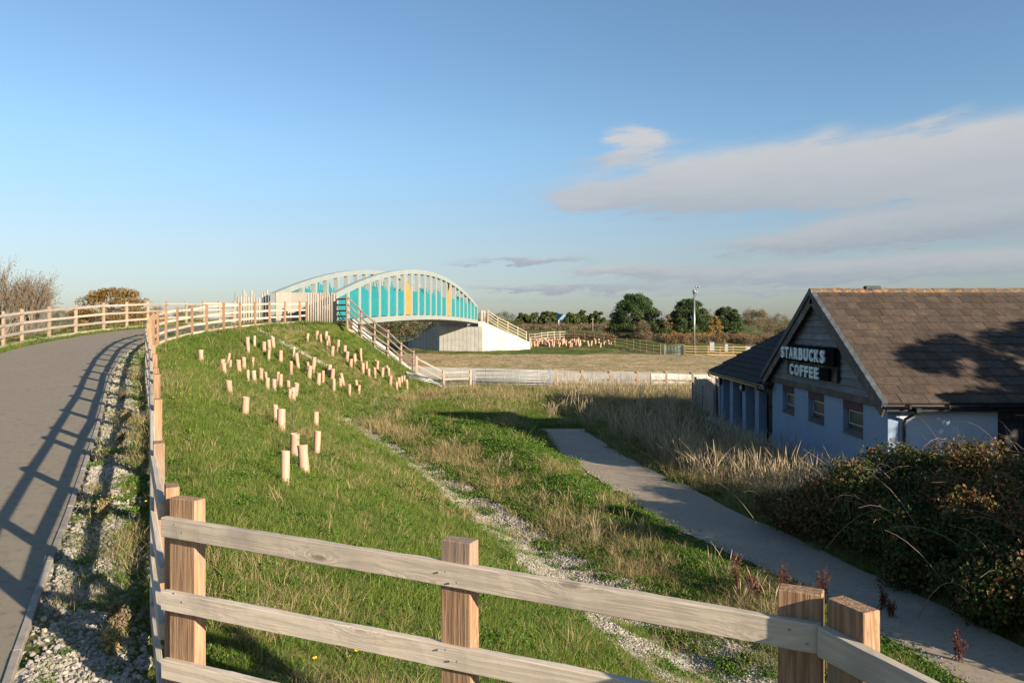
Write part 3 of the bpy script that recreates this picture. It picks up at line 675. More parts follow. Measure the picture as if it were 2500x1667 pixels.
GR = [[(228,690),(330,690)],[(255,690),(275,560),(300,460),(440,440),(395,462)],[(268,600),(300,585),(345,500),(352,470)],[(310,600),(365,590),(380,690),(350,700)],
      [(380,450),(420,560),(455,700),(480,600),(470,470)],[(430,690),(470,712),(545,712),(520,690)],[(505,470),(520,580),(540,480),(585,460)],
      [(640,500),(610,545),(612,610),(640,640),(680,610),(690,550),(665,510),(640,500)],[(600,470),(680,450),(730,540),(742,600),(700,630)],
      [(850,470),(790,452),(745,480),(745,545),(800,560),(845,600),(850,660),(800,712),(700,715)],[(840,545),(790,530)],[(735,600),(765,600)],
      [(885,635),(930,632)],[(907,605),(905,665)],[(890,612),(925,655)]]
gb = MB()
for st in GR:
    pts = [Vector(((x-100)/190*Lf/4.95, -.006, .3+(820-y)/190)) for x, y in st]
    for p, q in zip(pts[:-1], pts[1:]):
        d = (q-p).normalized(); nn = Vector((-d.z, 0, d.x))*.014
        gb.add([p-nn, q-nn, q+nn, p+nn], [(0,1,2,3)])
M_INK = simple('faded_spray', (.33,.32,.31), (.42,.41,.38), 9, .9, 0, 0, 0)
gb.obj('graffiti', M_INK, ab, Mf)
na = thing('near_abutment', (*P2(.3, 0), 0), 'near bridge abutment with pale wing wall sloping beside the timber steps fence', 'abutment')
wall(na, P2(.2,-.5), P2(.2,BW+.8), (3.62,3.62), -.3, M_CONCG, .9, .6)
wall(na, (-9.62,46.95), (-6.35,51.05), (4.55,1.05), -.3, M_CONC, .35, .6)
wall(na, P2(.2,BW+.9), (-19,51.2), (4.2,1.2), -.3, M_CONCG, .4, .6)
# fences around the far end of the bridge
EP = [at(1191,783,95.4), at(1215,799,95.9), at(1240,811.6,96.4), at(1264,824,96.9), at(1285,835,97.4)]
fence('far_wing_fence', 'pale timber rail fence descending the lit far wing wall', 'fence', EP, 1.36, [1.22,.85,.48,.14], W_POSTL, W_RAILL, side=-1)
palisade('short pale slatted screen at the far end of the bridge', (*P2(BL+.1,-.35), 0), (*P2(BL+1.9,-.55), 0), 9, 4.25, lambda i: 1.35, .07)
def px_fence(name, label, pts, H, rails, pm, rm, **kw):
    P = []
    for px, d in pts:
        x = (px-CX)/F_PX*d; P.append((x, d, hz(x, d)))
    return fence(name, label, 'fence', P, H, rails, pm, rm, **kw)
px_fence('far_field_fence', 'pale four-rail fence behind the far tree guards, joining the sloping rails', [(1292,104),(1306,107),(1322,108.5),(1337,109.5),(1353,110),(1367,110.3),(1380,110.5)], 1.3, [1.15,.8,.46,.14], W_POSTL, W_RAILL, side=-1, w=.12)
px_fence('dark_field_fence', 'dark brown post and rail fence running from the far field to the galvanised gate', [(1380,110.5),(1402,109.5),(1427,108),(1450,106),(1474,104),(1502,102),(1530,99.5),(1546,97.5),(1562,95.5),(1578,93.8),(1595,92),(1612,90.5)], 1.25, [1.1,.72,.34], W_DARK, W_DARKR, side=-1, w=.12)
px_fence('fresh_rail_fence', 'bright new yellow-brown rail fence in front of the camera mast', [(1671,88),(1698,87.6),(1729,87.2),(1758,87),(1790,86.8),(1821,86.6),(1852,86.4),(1884,86.2)], 1.12, [.98,.7,.4,.1], W_FRESHP, W_FRESH, side=-1, w=.15, rh=.09)
px_fence('under_bridge_fence', 'timber rail fence seen beneath the bridge on the far embankment', [(940,104),(958,103),(975,102),(993,101.3),(1012,100.6),(1032,100),(1050,99.6),(1066,99.2)], 1.35, [1.2,.85,.5,.15], W_POSTL, W_RAILL, side=-1)
px_fence('left_field_fence', 'tiny pale rail fence in the field beyond the hedge', [(55,160),(78,158),(101,156),(124,154),(180,150),(205,149),(232,148)], 1.2, [1.05,.65], W_POSTL, W_RAILL, side=-1)
L1 = px_fence('lower_fence', 'low pale rail fence between the wing wall and the field gate', [(1017,51.0),(1084,51.5),(1149,52.0)], 1.22, [1.08,.62,.12], W_POSTL, W_RAILL, side=1, rh=.11)
px_fence('meadow_fence', 'three-rail timber fence running from the field gate towards the low building', [(1358,52),(1421,51.8),(1489.5,51.5),(1557,51.2),(1627,50.8),(1691,50.4),(1752,50)], 1.24, [1.12,.62,.15], W_POSTL, W_RAILL, side=1, rh=.11)
# galvanised field gates
def field_gate(label, a, b, h, mat, group=None):
    a, b = Vector(a), Vector(b); L = (b-a).length; M = frame(a, b-a); g = thing('field_gate', a, label, 'gate', group)
    for x in (.03, L-.03): MB().tube([(x,0,.02),(x,0,h+.03)], .034, 8).obj('stile', mat, g, M, True)
    MB().box(L+.06, L+.17, -.06, .06, -.3, h+.12, c=.01).obj('hanging_post', mat, g, M)
    MB().box(-.16, -.05, -.06, .06, -.3, h+.1, c=.01).obj('closing_post', mat, g, M)
    for z in (.05,.22,.40,.58,.82,h): MB().tube([(.03,0,z),(L-.03,0,z)], .023 if z < h else .03, 6).obj('bar', mat, g, M, True)
    for f in (.2,.4,.6,.8): MB().tube([(L*f,0,.05),(L*f,0,h)], .018, 6).obj('upright', mat, g, M, True)
    MB().tube([(.05,.01,.08),(L*.58,.01,h*.62),(L-.05,.01,h-.04)], .02, 6).obj('brace', mat, g, M, True)
    return g
x0, x1 = (1160-CX)/F_PX*52, (1340-CX)/F_PX*52
field_gate('long galvanised field gate closing the meadow between two timber posts', (x0,52,hz(0,52)-.02), (x1,52,hz(0,52)-.02), 1.13, M_LGALV)
x0, x1 = (1625-CX)/F_PX*89, (1665-CX)/F_PX*88.2
field_gate('small galvanised gate at the end of the bright new rail fence', (x0,89,hz(x0,89)), (x1,88.2,hz(x1,88.2)), 1.05, M_LGALV)
a = at(992,917,46.5); lg = thing('steel_hurdle', (a.x, a.y, hz(a.x, a.y)), 'grey steel hurdle lying on the grass at the foot of the wing wall', 'hurdle')
for k, (p0, p1) in enumerate([((990,916),(1100,943)),((992,920),(1090,941)),((994,925),(1118,951)),((996,929),(1112,953))]):
    A = Vector(hit(*p0)); B = Vector(hit(*p1)); A.z += .22; B.z += .10
    MB().tube([A, A.lerp(B,.5)+Vector((0,0,.03)), B], .035, 6).obj('tube', M_GALV, lg, None, True)
A = Vector(hit(990,916)); B = Vector(hit(996,929)); MB().tube([A+Vector((0,0,.3)), B+Vector((0,0,.2))], .03, 6).obj('end_bar', M_GALV, lg)

# ------------------------------------------------------------------ tree guards
def guard_mesh(ratio, seed):
    rr = random.Random(seed); n = 14; V = []; Fs = []; r = .5*ratio; lv = [-.12,.0,.25,.5,.75,.985,1.0]
    for zi, z in enumerate(lv):
        k = r*(1+.04*math.sin(seed+z*5)) * (1.05 if z > .98 else 1)
        for i in range(n): t = 2*math.pi*i/n; V.append((k*math.cos(t)*(1+.03*math.sin(seed)), k*math.sin(t), z))
    base = len(V)
    for z in (1.0,.8,.3):
        for i in range(n): t = 2*math.pi*i/n; V.append((r*.90*math.cos(t), r*.90*math.sin(t), z))
    for a in range(len(lv)-1):
        for i in range(n): Fs.append((a*n+i, a*n+(i+1) % n, (a+1)*n+(i+1) % n, (a+1)*n+i))
    tp = (len(lv)-1)*n
    for i in range(n): Fs.append((tp+i, tp+(i+1) % n, base+(i+1) % n, base+i))
    for a in range(2):
        for i in range(n): o = base+a*n; Fs.append((o+i, o+(i+1) % n, o+n+(i+1) % n, o+n+i))
    return mesh('tree_guard', V, Fs, M_TUBE, True)
G_WIDE = [guard_mesh(.36, k) for k in range(3)]; G_THIN = [guard_mesh(.26, 10+k) for k in range(3)]
GZ_ = [(590,335,210),(848,345,252),(791,420,303),(815,452,343),(868,415,308),(955,435,308),(1000,395,282),(1082,383,282),(1036,190,90),(1044,238,165),(1101,180,78),(1192,237,135),(1245,215,115),(1236,320,212),(1284,192,90),(1352,320,217),(1040,522,405),(1101,530,410),(1162,500,387),(1217,520,425),(1222,598,480),(1290,612,492),(1327,540,422),(1350,585,445),(1425,600,510),(1437,698,585),(1473,698,572),(1490,658,528),(1476,272,180),(1520,382,245),(1450,440,320),(1614,425,328),(1625,478,365),(1660,425,285),(1676,388,285),(1605,128,55),(1696,112,30),(1740,147,63),(1787,125,35),(1815,165,80),(1797,198,138),(1845,270,178),(1897,230,117),(1966,295,130),(1985,320,230),(1713,548,437),(1757,520,413),(1813,460,352),(1845,500,395),(1862,608,490),(1923,570,485),(1953,552,433),(2012,655,540),
 (868,652,502),(1010,845,660),(1305,915,738),(1357,990,780),(1688,948,805),(1698,1213,990),(1580,1385,1125),(1488,1238,1010),(1395,1495,1180)]
GP = [(340+x/3.919, 800+y/3.919, 800+t/3.919) for x, y, t in GZ_]
GP += [(830+x/5.6, 680+y/5.6, 680+t/5.6) for x, y, t in [(205,1160,1035),(280,1060,955),(295,1140,1030),(145,1225,1100),(315,1285,1155),(365,1250,1135),(395,1350,1232),(480,1355,1215),(485,1215,1110),(508,1240,1127),(577,1340,1220),(645,1295,1188),(670,1335,1222),(688,1450,1330),(780,1530,1410),(812,1485,1355),(847,1430,1335),(877,1430,1325),(915,1500,1380),(255,1568,1455),(242,1540,1385)]]
SPECIAL = {len(GZ_)-1: 'largest tree guard, lowest of the loose cluster nearest the fence corner', len(GZ_)-2: 'peach tree guard with green leaves poking from its open top',
           len(GZ_)-3: 'peach tree guard with a bare dark sapling growing beside it', len(GZ_)-9: 'lone stout tree guard on the slope above the others near the railing posts',
           0: 'solitary tree guard highest on the bank near the path fence'}
for i, (px, pb, pt) in enumerate(GP):
    x, y, z = hit(px, pb); h = min(max((pb-pt)*y/F_PX, .42), .72)*1.04
    me = random.choice(G_WIDE if h < .6 and i % 3 != 1 else G_THIN)
    lean = (random.gauss(0, .07), random.gauss(0, .07))
    M = Matrix.Translation((x, y, z-.02)) @ Euler((lean[0], lean[1], random.uniform(0, 6))).to_matrix().to_4x4() @ Matrix.Scale(h, 4)
    o = obj('tree_guard', me, None, M)
    if i in SPECIAL: tag(o, SPECIAL[i], 'tree guard')
    else: tag(o, 'pale peach tree guard tube among the many planted on the near embankment', 'tree guard', 'tree guards on the near embankment')
rg = random.Random(4)
far_px = [(1288+rg.random()*2+ i*2.05+rg.gauss(0,1.2), rg.uniform(834,845) if i < 46 else rg.uniform(836,846)) for i in range(62)] + [(1412+i*6.2+rg.gauss(0,2), rg.uniform(837,846)) for i in range(15)]
for px, pyy in far_px:
    d = np.interp(pyy, [832,847], [108,99]); x = (px-CX)/F_PX*d; z = hz(x, d)
    M = Matrix.Translation((x, d, z-.02)) @ Euler((rg.gauss(0,.12), rg.gauss(0,.14), rg.uniform(0,6))).to_matrix().to_4x4() @ Matrix.Scale(rg.uniform(.55,.72), 4)
    tag(obj('tree_guard', rg.choice(G_WIDE), None, M), 'tiny tree guard tube in the crowded planting beyond the far wing wall', 'tree guard', 'tree guards beyond the bridge')
# ------------------------------------------------------------------ coffee shop building
XG, YN, YF, XE = 9.25, 19.15, 27.65, 25.0
bl = thing('cafe_building', (XG, YN, 0), 'low blue-grey rendered cafe building with brown tiled gable roof', 'building')
def grid_wall(openings, a0, a1, z0, z1, put): # rectangles around openings
    mb = MB(); xs = sorted({a0, a1, *[o[0] for o in openings], *[o[1] for o in openings]})
    for u, v in zip(xs[:-1], xs[1:]):
        os_ = [o for o in openings if o[0] <= u+1e-6 and o[1] >= v-1e-6]
        if not os_: put(mb, u, v, z0, z1)
        else:
            put(mb, u, v, z0, os_[0][2]); put(mb, u, v, os_[0][3], z1)
    return mb
WZ0, WZ1 = 1.38, 2.29
gw = [(20.5,21.75,WZ0,WZ1),(23.06,24.3,WZ0,WZ1),(25.5,26.6,WZ0,WZ1)]
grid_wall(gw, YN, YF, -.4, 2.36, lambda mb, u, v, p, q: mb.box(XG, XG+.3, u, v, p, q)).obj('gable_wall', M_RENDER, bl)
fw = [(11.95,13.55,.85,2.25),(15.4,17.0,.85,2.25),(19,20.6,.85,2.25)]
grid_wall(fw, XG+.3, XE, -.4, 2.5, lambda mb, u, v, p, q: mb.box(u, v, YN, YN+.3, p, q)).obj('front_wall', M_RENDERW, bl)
MB().box(XG+.3, XE, YF-.3, YF, -.4, 2.5).obj('rear_wall', M_RENDER, bl)
MB().box(XE-.3, XE-.002, YN+.3, YF-.3, -.4, 2.5).obj('end_wall', M_RENDER, bl)
# windows in the gable: soldier-course lintel, obscured pane, pale bead, tile sill
for (u, v, p, q) in gw:
    w = MB().box(XG+.14, XG+.20, u+.02, u+.09, p+.17, q-.21).box(XG+.14, XG+.20, v-.09, v-.02, p+.17, q-.21).box(XG+.14, XG+.20, u+.09, v-.09, p+.17, p+.25).box(XG+.14, XG+.20, u+.09, v-.09, q-.29, q-.21).obj('window', M_WFRAME, bl)
    mb = MB().box(XG+.125, XG+.139, u+.10, v-.10, q-.31, q-.292).box(XG+.125, XG+.139, u+.10, v-.10, p+.252, p+.27).box(XG+.125, XG+.139, u+.10, u+.118, p+.27, q-.31).box(XG+.125, XG+.139, v-.118, v-.10, p+.27, q-.31)
    mb.obj('glazing_bead', M_WBEAD, w)
    MB().box(XG+.15, XG+.165, u+.09, v-.09, p+.25, q-.29).obj('pane', M_GLASS, w)
    n = 15; lt = MB()
    for i in range(n): a = u+(v-u)*i/n; lt.box(XG-.006+random.uniform(-.002,.002), XG+.28, a+.004, a+(v-u)/n-.004, q-.21, q-.003)
    lt.obj('brick_lintel', M_BRICK, w)
    sl_ = MB()
    for i in range(5):
        a = u+(v-u)*i/5; sl_.add([(XG-.03,a+.003,p+.0),(XG-.03,a+(v-u)/5-.003,p+.0),(XG+.29,a+(v-u)/5-.003,p+.17),(XG+.29,a+.003,p+.17),(XG-.03,a+.003,p-.03),(XG-.03,a+(v-u)/5-.003,p-.03),(XG+.29,a+(v-u)/5-.003,p-.02),(XG+.29,a+.003,p-.02)],
            [(0,1,2,3),(7,6,5,4),(0,4,5,1),(1,5,6,2),(2,6,7,3),(3,7,4,0)])
    sl_.obj('sill', M_SILL, w)
    MB().box(XG+.21, XG+.24, u, v, p, q).obj('dark_interior', M_DOOR, w)  # dark sheet standing in for the unlit room behind the pane
for (u, v, p, q) in fw:
    w = MB().box(u, v, YN+.16, YN+.22, p, q-.2).obj('shutter', M_DOOR, bl)
    lt = MB(); n = 19
    for i in range(n): a = u+(v-u)*i/n; lt.box(a+.004, a+(v-u)/n-.004, YN-.006, YN+.25, q-.2, q-.003)
    lt.obj('brick_lintel', M_BRICK, w)
    MB().box(u-.02, v+.02, YN-.05, YN+.2, p-.05, p).obj('sill', M_SILL, w)
    MB().box(u+.02, u+.07, YN+.12, YN+.16, p, q-.2).box(v-.07, v-.02, YN+.12, YN+.16, p, q-.2).box((u+v)/2-.03, (u+v)/2+.03, YN+.12, YN+.16, p, q-.2).obj('window_frame', M_WFRAME, w)
# weatherboarded gable
EV0, EV1, RY, RZ, EZ = 18.8, 28.0, 23.4, 5.36, 2.47          # eaves, ridge
pitch = math.atan2(RZ-EZ, RY-EV0); slope = math.hypot(RZ-EZ, RY-EV0)
zr = lambda y: RZ-(abs(y-RY))*(RZ-EZ)/(RY-EV0)
MB().box(XG-.09, XG-.003, YN-.05, YF+.05, 2.30, 2.50).obj('trim_board', M_TRIM, bl)
z = 2.50
while z < 5.1:
    z1 = z+.205; hy0 = (RZ-z-.16)/(RZ-EZ)*(RY-EV0); hy1 = max(.02, (RZ-z1-.16)/(RZ-EZ)*(RY-EV0))
    V = [(XG-.085,RY-hy0,z),(XG-.085,RY+hy0,z),(XG-.030,RY+hy1,z1),(XG-.030,RY-hy1,z1),(XG+.01,RY-hy0,z),(XG+.01,RY+hy0,z),(XG+.01,RY+hy1,z1),(XG+.01,RY-hy1,z1)]
    o = mesh('weatherboard', [(-(y-RY), x-XG, zz-z) for x, y, zz in V], [(0,1,2,3),(7,6,5,4),(0,4,5,1),(1,5,6,2),(2,6,7,3),(3,7,4,0)], M_BOARD)
    obj('weatherboard', o, bl, Matrix.Translation((XG, RY, z)) @ Matrix(((0,1,0,0),(-1,0,0,0),(0,0,1,0),(0,0,0,1)))); z += .2
gv = MB().add([(XG+.011,YN,2.36),(XG+.011,YF,2.36),(XG+.011,RY,RZ-.12),(XG+.28,YN,2.36),(XG+.28,YF,2.36),(XG+.28,RY,RZ-.12)], [(0,2,1),(3,4,5),(0,1,4,3),(1,2,5,4),(2,0,3,5)]).obj('gable_backing', M_TRIM, bl)
# roof: two boarded slopes, tiles, ridge, verges, fascia, gutter
XV = 8.97
un = Vector((0, math.cos(pitch), math.sin(pitch))); nn = Vector((0, -math.sin(pitch), math.cos(pitch)))
rf = MB()
for sg in (1, -1):
    V = []
    for x in (XV+.03, XE+.3):
        for s in (.02, slope):
            for h in (-.10, -.02):
                p = Vector((x, RY, 0)) + Vector((0, (-(slope-s)*math.cos(pitch)-math.sin(pitch)*h)*sg, RZ-(slope-s)*math.sin(pitch)+math.cos(pitch)*h)); V.append(p)
    Fs = [(0,1,3,2),(4,6,7,5),(0,4,5,1),(2,3,7,6),(0,2,6,4),(1,5,7,3)]
    rf.add(V, Fs if sg > 0 else [f[::-1] for f in Fs])
roof = rf.obj('roof', M_TILED, bl)
TW, TG = .33, slope/15
def tile_mesh(w, l, mat, th=.030):
    return MB().add([(0,-.012,0),(w-.009,-.012,0),(w-.009,l+.05,-.004),(0,l+.05,-.004),(0,-.012,th+.012),(w-.009,-.012,th+.012),(w-.009,l+.05,th-.012),(0,l+.05,th-.012)],
        [(3,2,1,0),(4,5,6,7),(0,1,5,4),(1,2,6,5),(2,3,7,6),(3,0,4,7)]).mesh('tile', mat)
TM = [tile_mesh(TW, TG, M_TILE, .030+.003*k) for k in range(3)]; RM = Matrix.Rotation(pitch, 4, 'X')
count = 0; rest = MB()
for r in range(15):
    for c in range(-1, 50):
        x = XV+.12 + (c+(.5 if r % 2 else 0))*TW
        if x < XV+.10 or x+TW > XE+.3: continue
        p = Vector((x, EV0, EZ)) + un*(TG*r)
        px = CX+F_PX*x/p.y
        M = Matrix.Translation(p + nn*random.uniform(-.001,.004)) @ RM @ Matrix.Rotation(random.gauss(0,.004), 4, 'Z')
        if px < 2500 and count < 262: obj('tile', random.choice(TM), roof, M); count += 1
        else: rest.add([M @ v.co for v in TM[0].vertices], [tuple(q.vertices) for q in TM[0].polygons])
        if r % 2 and c == 0 and False: pass
# half tiles at the verge and the tiles beyond
for r in range(1, 15, 2):
    p = Vector((XV+.12, EV0, EZ)) + un*(TG*r); M = Matrix.Translation(p) @ RM @ Matrix.Diagonal((.5,1,1,1))
    rest.add([M @ v.co for v in TM[1].vertices], [tuple(q.vertices) for q in TM[1].polygons])
for r in range(15):
    for c in range(49):
        M = Matrix.Translation(Vector((XV+.12+c*TW, EV1, EZ)) + Vector((TW, -un.y, un.z))*0 + Vector((0,-un.y,un.z))*(TG*r)) @ Matrix.Rotation(math.pi, 4, 'Z') @ RM
        rest.add([M @ v.co + Vector((TW,0,0)) for v in TM[0].vertices], [tuple(q.vertices) for q in TM[0].polygons])
ro = rest.obj('tile_field', M_TILE, roof); tag(ro, kind='stuff')
ridge_prof = [(-.16,-.075),(-.12,-.005),(-.06,.045),(0,.06),(.06,.045),(.12,-.005),(.16,-.075)]
def ridge_mesh(l):
    V = [(x, y, z) for x in (0, l) for y, z in ridge_prof] + [(x, y*.85, z-.02) for x in (0, l) for y, z in ridge_prof]; Fs = []
    for k in range(6): Fs += [(k, k+1, 7+k+1, 7+k), (14+k, 21+k, 21+k+1, 14+k+1), (k, 14+k, 15+k, k+1), (7+k, 8+k, 22+k, 21+k)]
    Fs += [(0,7,21,14),(6,20,27,13)]; return mesh('ridge_tile', V, Fs, M_RIDGE)
RMs = ridge_mesh(.455); x = XV-.03
while x < XE:
    obj('ridge_tile', RMs, roof, Matrix.Translation((x, RY+random.gauss(0,.004), RZ+.02+random.gauss(0,.005))) @ Matrix.Rotation(random.gauss(0,.008), 4, 'Y')); x += .46
MB().add([(0,0,0),(.46,0,0),(.46,.24,0),(0,.24,0),(.02,.02,.10),(.44,.02,.10),(.44,.22,.10),(.02,.22,.10)], [(3,2,1,0),(4,5,6,7),(0,1,5,4),(1,2,6,5),(2,3,7,6),(3,0,4,7)]).obj('ridge_vent', M_VERGE, roof, Matrix.Translation((10.6, RY-.12, RZ+.05)))
VM = MB().box(-.02, .14, -.02, TG+.06, -.11, .052, c=.008).mesh('verge_tile', M_VERGE)
for r in range(15):
    obj('verge_tile', VM, roof, Matrix.Translation(Vector((XV-.03, EV0, EZ)) + un*(TG*r) + nn*.0) @ RM @ Matrix.Rotation(-.02, 4, 'X'))
    obj('verge_tile', VM, roof, Matrix.Translation(Vector((XV+.09, EV1, EZ)) + Vector((0,-un.y,un.z))*(TG*r)) @ Matrix.Rotation(math.pi, 4, 'Z') @ RM @ Matrix.Rotation(-.02, 4, 'X'))
for sg in (-1, 1):
    M = frame(Vector((XV+.03, RY, RZ-.16)), Vector((0, sg*un.y, -un.z)), (0,0,1))
    MB().box(.0, slope-.02, -.022, .022, -.22, .03).obj('barge_board', M_TRIM, roof, M)
MB().box(XV+.1, XE+.25, EV0+.03, EV0+.055, EZ-.20, EZ-.03).obj('fascia', M_BLK, roof)
MB().box(XV+.1, XE+.25, EV0+.06, YN-.002, EZ-.16, EZ-.14).obj('soffit', M_TRIM, roof)
def gutter(x0, x1, y, z, axis='x', r=.062):
    V = []; n = 8
    for x in (x0, x1):
        for rr in (r, r-.008):
            for k in range(n+1):
                t = math.pi+math.pi*k/n; V.append((x, y+rr*math.cos(t), z+rr*math.sin(t)) if axis == 'x' else (y+rr*math.cos(t), x, z+rr*math.sin(t)))
    m = n+1; Fs = []
    for k in range(n): Fs += [(k, k+1, 2*m+k+1, 2*m+k), (m+k, 3*m+k, 3*m+k+1, m+k+1)]
    Fs += [(0, 2*m, 3*m, m), (n, m+n, 3*m+n, 2*m+n)]; return MB().add(V, Fs)
gg = gutter(XV+.02, XE+.25, EV0-.045, EZ-.045).obj('gutter', M_BLK, bl)
xg = XV+.6
while xg < XE: MB().box(xg-.025, xg+.025, EV0-.118, EV0+.03, EZ-.118, EZ-.03).obj('gutter_bracket', M_BLK, gg); xg += .95
xd = 9.62
MB().tube([(xd+.16,EV0-.045,EZ-.11),(xd+.16,EV0-.045,EZ-.2),(xd+.02,YN-.06,EZ-.42),(xd,YN-.06,EZ-.5),(xd,YN-.06,-.1)], .038, 8).obj('downpipe', M_BLK, bl, None, True)
MB().box(xd+.09, xd+.23, EV0-.11, EV0+.02, EZ-.22, EZ-.1, c=.015).obj('hopper', M_BLK, bl)
# rear wing: lower roof running away, piers and dark doors on its porch
WX, WZ_, WY0, WY1, WP = 8.86, 2.2, 27.7, 35.1, math.radians(28)
wu = Vector((math.cos(WP), 0, math.sin(WP))); WL = 5.6; wn = Vector((-math.sin(WP), 0, math.cos(WP)))
wr = MB().add([Vector((WX+.02,y,WZ_))+wu*s+wn*h for y in (WY0-.25, WY1) for s in (0, WL) for h in (-.12,-.01)], [(0,2,3,1),(4,5,7,6),(0,1,5,4),(2,6,7,3),(0,4,6,2),(1,3,7,5)])
Rx = WX+.02+wu.x*WL
wr.add([Vector((2*Rx-(WX+.02)-wu.x*s+wn.x*-h, y, WZ_+wu.z*s+wn.z*h)) for y in (WY0-.25, WY1) for s in (0, WL) for h in (-.12,-.01)], [(0,1,3,2),(4,6,7,5),(0,4,5,1),(2,3,7,6),(0,2,6,4),(1,5,7,3)])
wroof = wr.obj('wing_roof', M_TILED, bl)
WG = .36; nr = int(WL/WG); TMW = tile_mesh(.36, WG, M_TILED, .026); RW = Matrix(((0,wu.x,wn.x,0),(-1,0,0,0),(0,wu.z,wn.z,0),(0,0,0,1)))
rest = MB(); cw = 0
for r in range(nr):
    for c in range(20):
        yb = WY1-.0-(c+(.5 if r % 2 else 0))*.36
        if yb-.36 < WY0-.25: continue
        M = Matrix.Translation(Vector((WX, yb, WZ_))+wu*(WG*r)) @ RW
        if r < 6 and cw < 38 and c % 3 == 0: obj('tile', TMW, wroof, M); cw += 1
        else: rest.add([M @ v.co for v in TMW.vertices], [tuple(q.vertices) for q in TMW.polygons])
tag(rest.obj('tile_field', M_TILED, wroof), kind='stuff')
gutter(WY0-.2, WY1+.05, WX-.03, WZ_-.03, 'y').obj('gutter', M_BLK, bl)
MB().box(WX+.05, WX+.08, WY0-.2, WY1, WZ_-.18, WZ_-.02).obj('fascia', M_BLK, bl)
MB().box(WX+.081, 10.4, WY0, WY1-.02, WZ_-.17, WZ_-.15).obj('porch_ceiling', M_TRIM, bl)
MB().box(10.3, 10.55, WY0, WY1-.3, -.3, 2.5).obj('porch_wall', M_RENDER, bl)
MB().box(8.75, 10.3, WY0+.3, WY1+.6, -.3, .06).obj('porch_floor', M_KERB, bl)
MB().box(9.3, 18.5, WY1-.3, WY1-.02, -.3, 2.2).obj('wing_end_wall', M_RENDER, bl)
for yp in (29.75, 31.4, 33.2, 34.75):
    MB().box(9.36, 9.68, yp-.23, yp+.23, -.2, WZ_-.15).box(9.33, 9.71, yp-.26, yp+.26, -.2, .12).obj('pier', M_RENDER, bl)
for yp in (28.7, 30.55, 32.3, 34.0):
    dr = MB().box(10.22, 10.3, yp-.5, yp+.5, .06, 2.08).obj('door', M_DOOR, bl)
    MB().box(10.19, 10.22, yp-.42, yp+.42, 1.15, 1.95).box(10.19, 10.22, yp-.42, yp+.42, .2, 1.0).obj('door_panel', M_WFRAME, dr)
    MB().box(10.14, 10.19, yp+.36, yp+.40, .95, 1.12).obj('handle', M_GALV, dr)
for yp in (31.4, 34.75):
    MB().tube([(9.355,yp,1.75),(9.25,yp,1.75)], .15, 14).obj('bulkhead_lamp', M_BLK, bl)
    MB().tube([(9.262,yp,1.75),(9.22,yp,1.75),(9.19,yp,1.75)], [.115,.105,.05], 14).obj('lamp_glass', M_WBEAD, bl, None, True)
for yp, xx in ((35.0, 9.22), (28.0, 9.2)):
    MB().tube([(WX-.03,yp,WZ_-.09),(WX-.03,yp,WZ_-.2),(xx,yp,WZ_-.36),(xx,yp,-.1)], .036, 8).obj('downpipe', M_BLK, bl, None, True)
# sign on the gable
sg = thing('shop_sign', (XG-.1, 23.8, 2.7), 'dark wall sign with two rows of raised pale capital letters on the gable', 'sign')
MB().box(XG-.16, XG-.10, 21.75, 25.75, 2.72, 3.72, c=.006).obj('sign_board', M_SIGN, sg)
MB().box(XG-.27, XG-.162, 21.72, 25.95, 3.18, 3.70, c=.006).obj('upper_tray', M_TRAY, sg)
MB().box(XG-.25, XG-.162, 22.15, 25.05, 2.745, 3.10, c=.006).obj('lower_tray', M_TRAY, sg)
TXT = Matrix(((0,0,-1,0),(-1,0,0,0),(0,1,0,0),(0,0,0,1)))
def letters(word, y_left, y_right, z0, cap, xf):
    wtot = y_left-y_right; widths = {'S':.92,'T':.88,'A':1.02,'R':1.0,'B':1.0,'U':1.02,'C':.95,'K':1.02,'O':1.08,'F':.84,'E':.86}
    tot = sum(widths[c] for c in word); k = wtot/tot; y = y_left
    for ch in word:
        cu = bpy.data.curves.new('letter', 'FONT'); cu.body = ch; cu.size = 1.0; cu.extrude = .04; cu.offset = .045; cu.resolution_u = 4
        to = bpy.data.objects.new('tmp_letter', cu); COL.objects.link(to); bpy.context.view_layer.update()
        me = bpy.data.meshes.new_from_object(to.evaluated_get(bpy.context.evaluated_depsgraph_get())); bpy.data.objects.remove(to); bpy.data.curves.remove(cu)
        co = np.array([v.co for v in me.vertices]); mn, mx = co.min(0), co.max(0)
        wl = widths[ch]*k*.80; co[:,0] = (co[:,0]-mn[0])/(mx[0]-mn[0])*wl; over = .012*cap if ch in 'SCOU' else 0
        co[:,1] = (co[:,1]-mn[1])/(mx[1]-mn[1])*(cap+2*over)-over; co[:,2] = (co[:,2]-mn[2])*.6
        me.vertices.foreach_set('co', co.astype(np.float32).ravel()); me.materials.clear(); me.materials.append(M_LETTER); me.name = 'letter'; me.update()
        M = TXT.copy(); M.translation = Vector((xf, y-widths[ch]*k*.1, z0)); obj('letter', me, sg, M); y -= widths[ch]*k
letters('STARBUCKS', 25.9, 22.25, 3.245, .37, XG-.272)
letters('COFFEE', 25.15, 22.75, 2.745, .345, XG-.252)

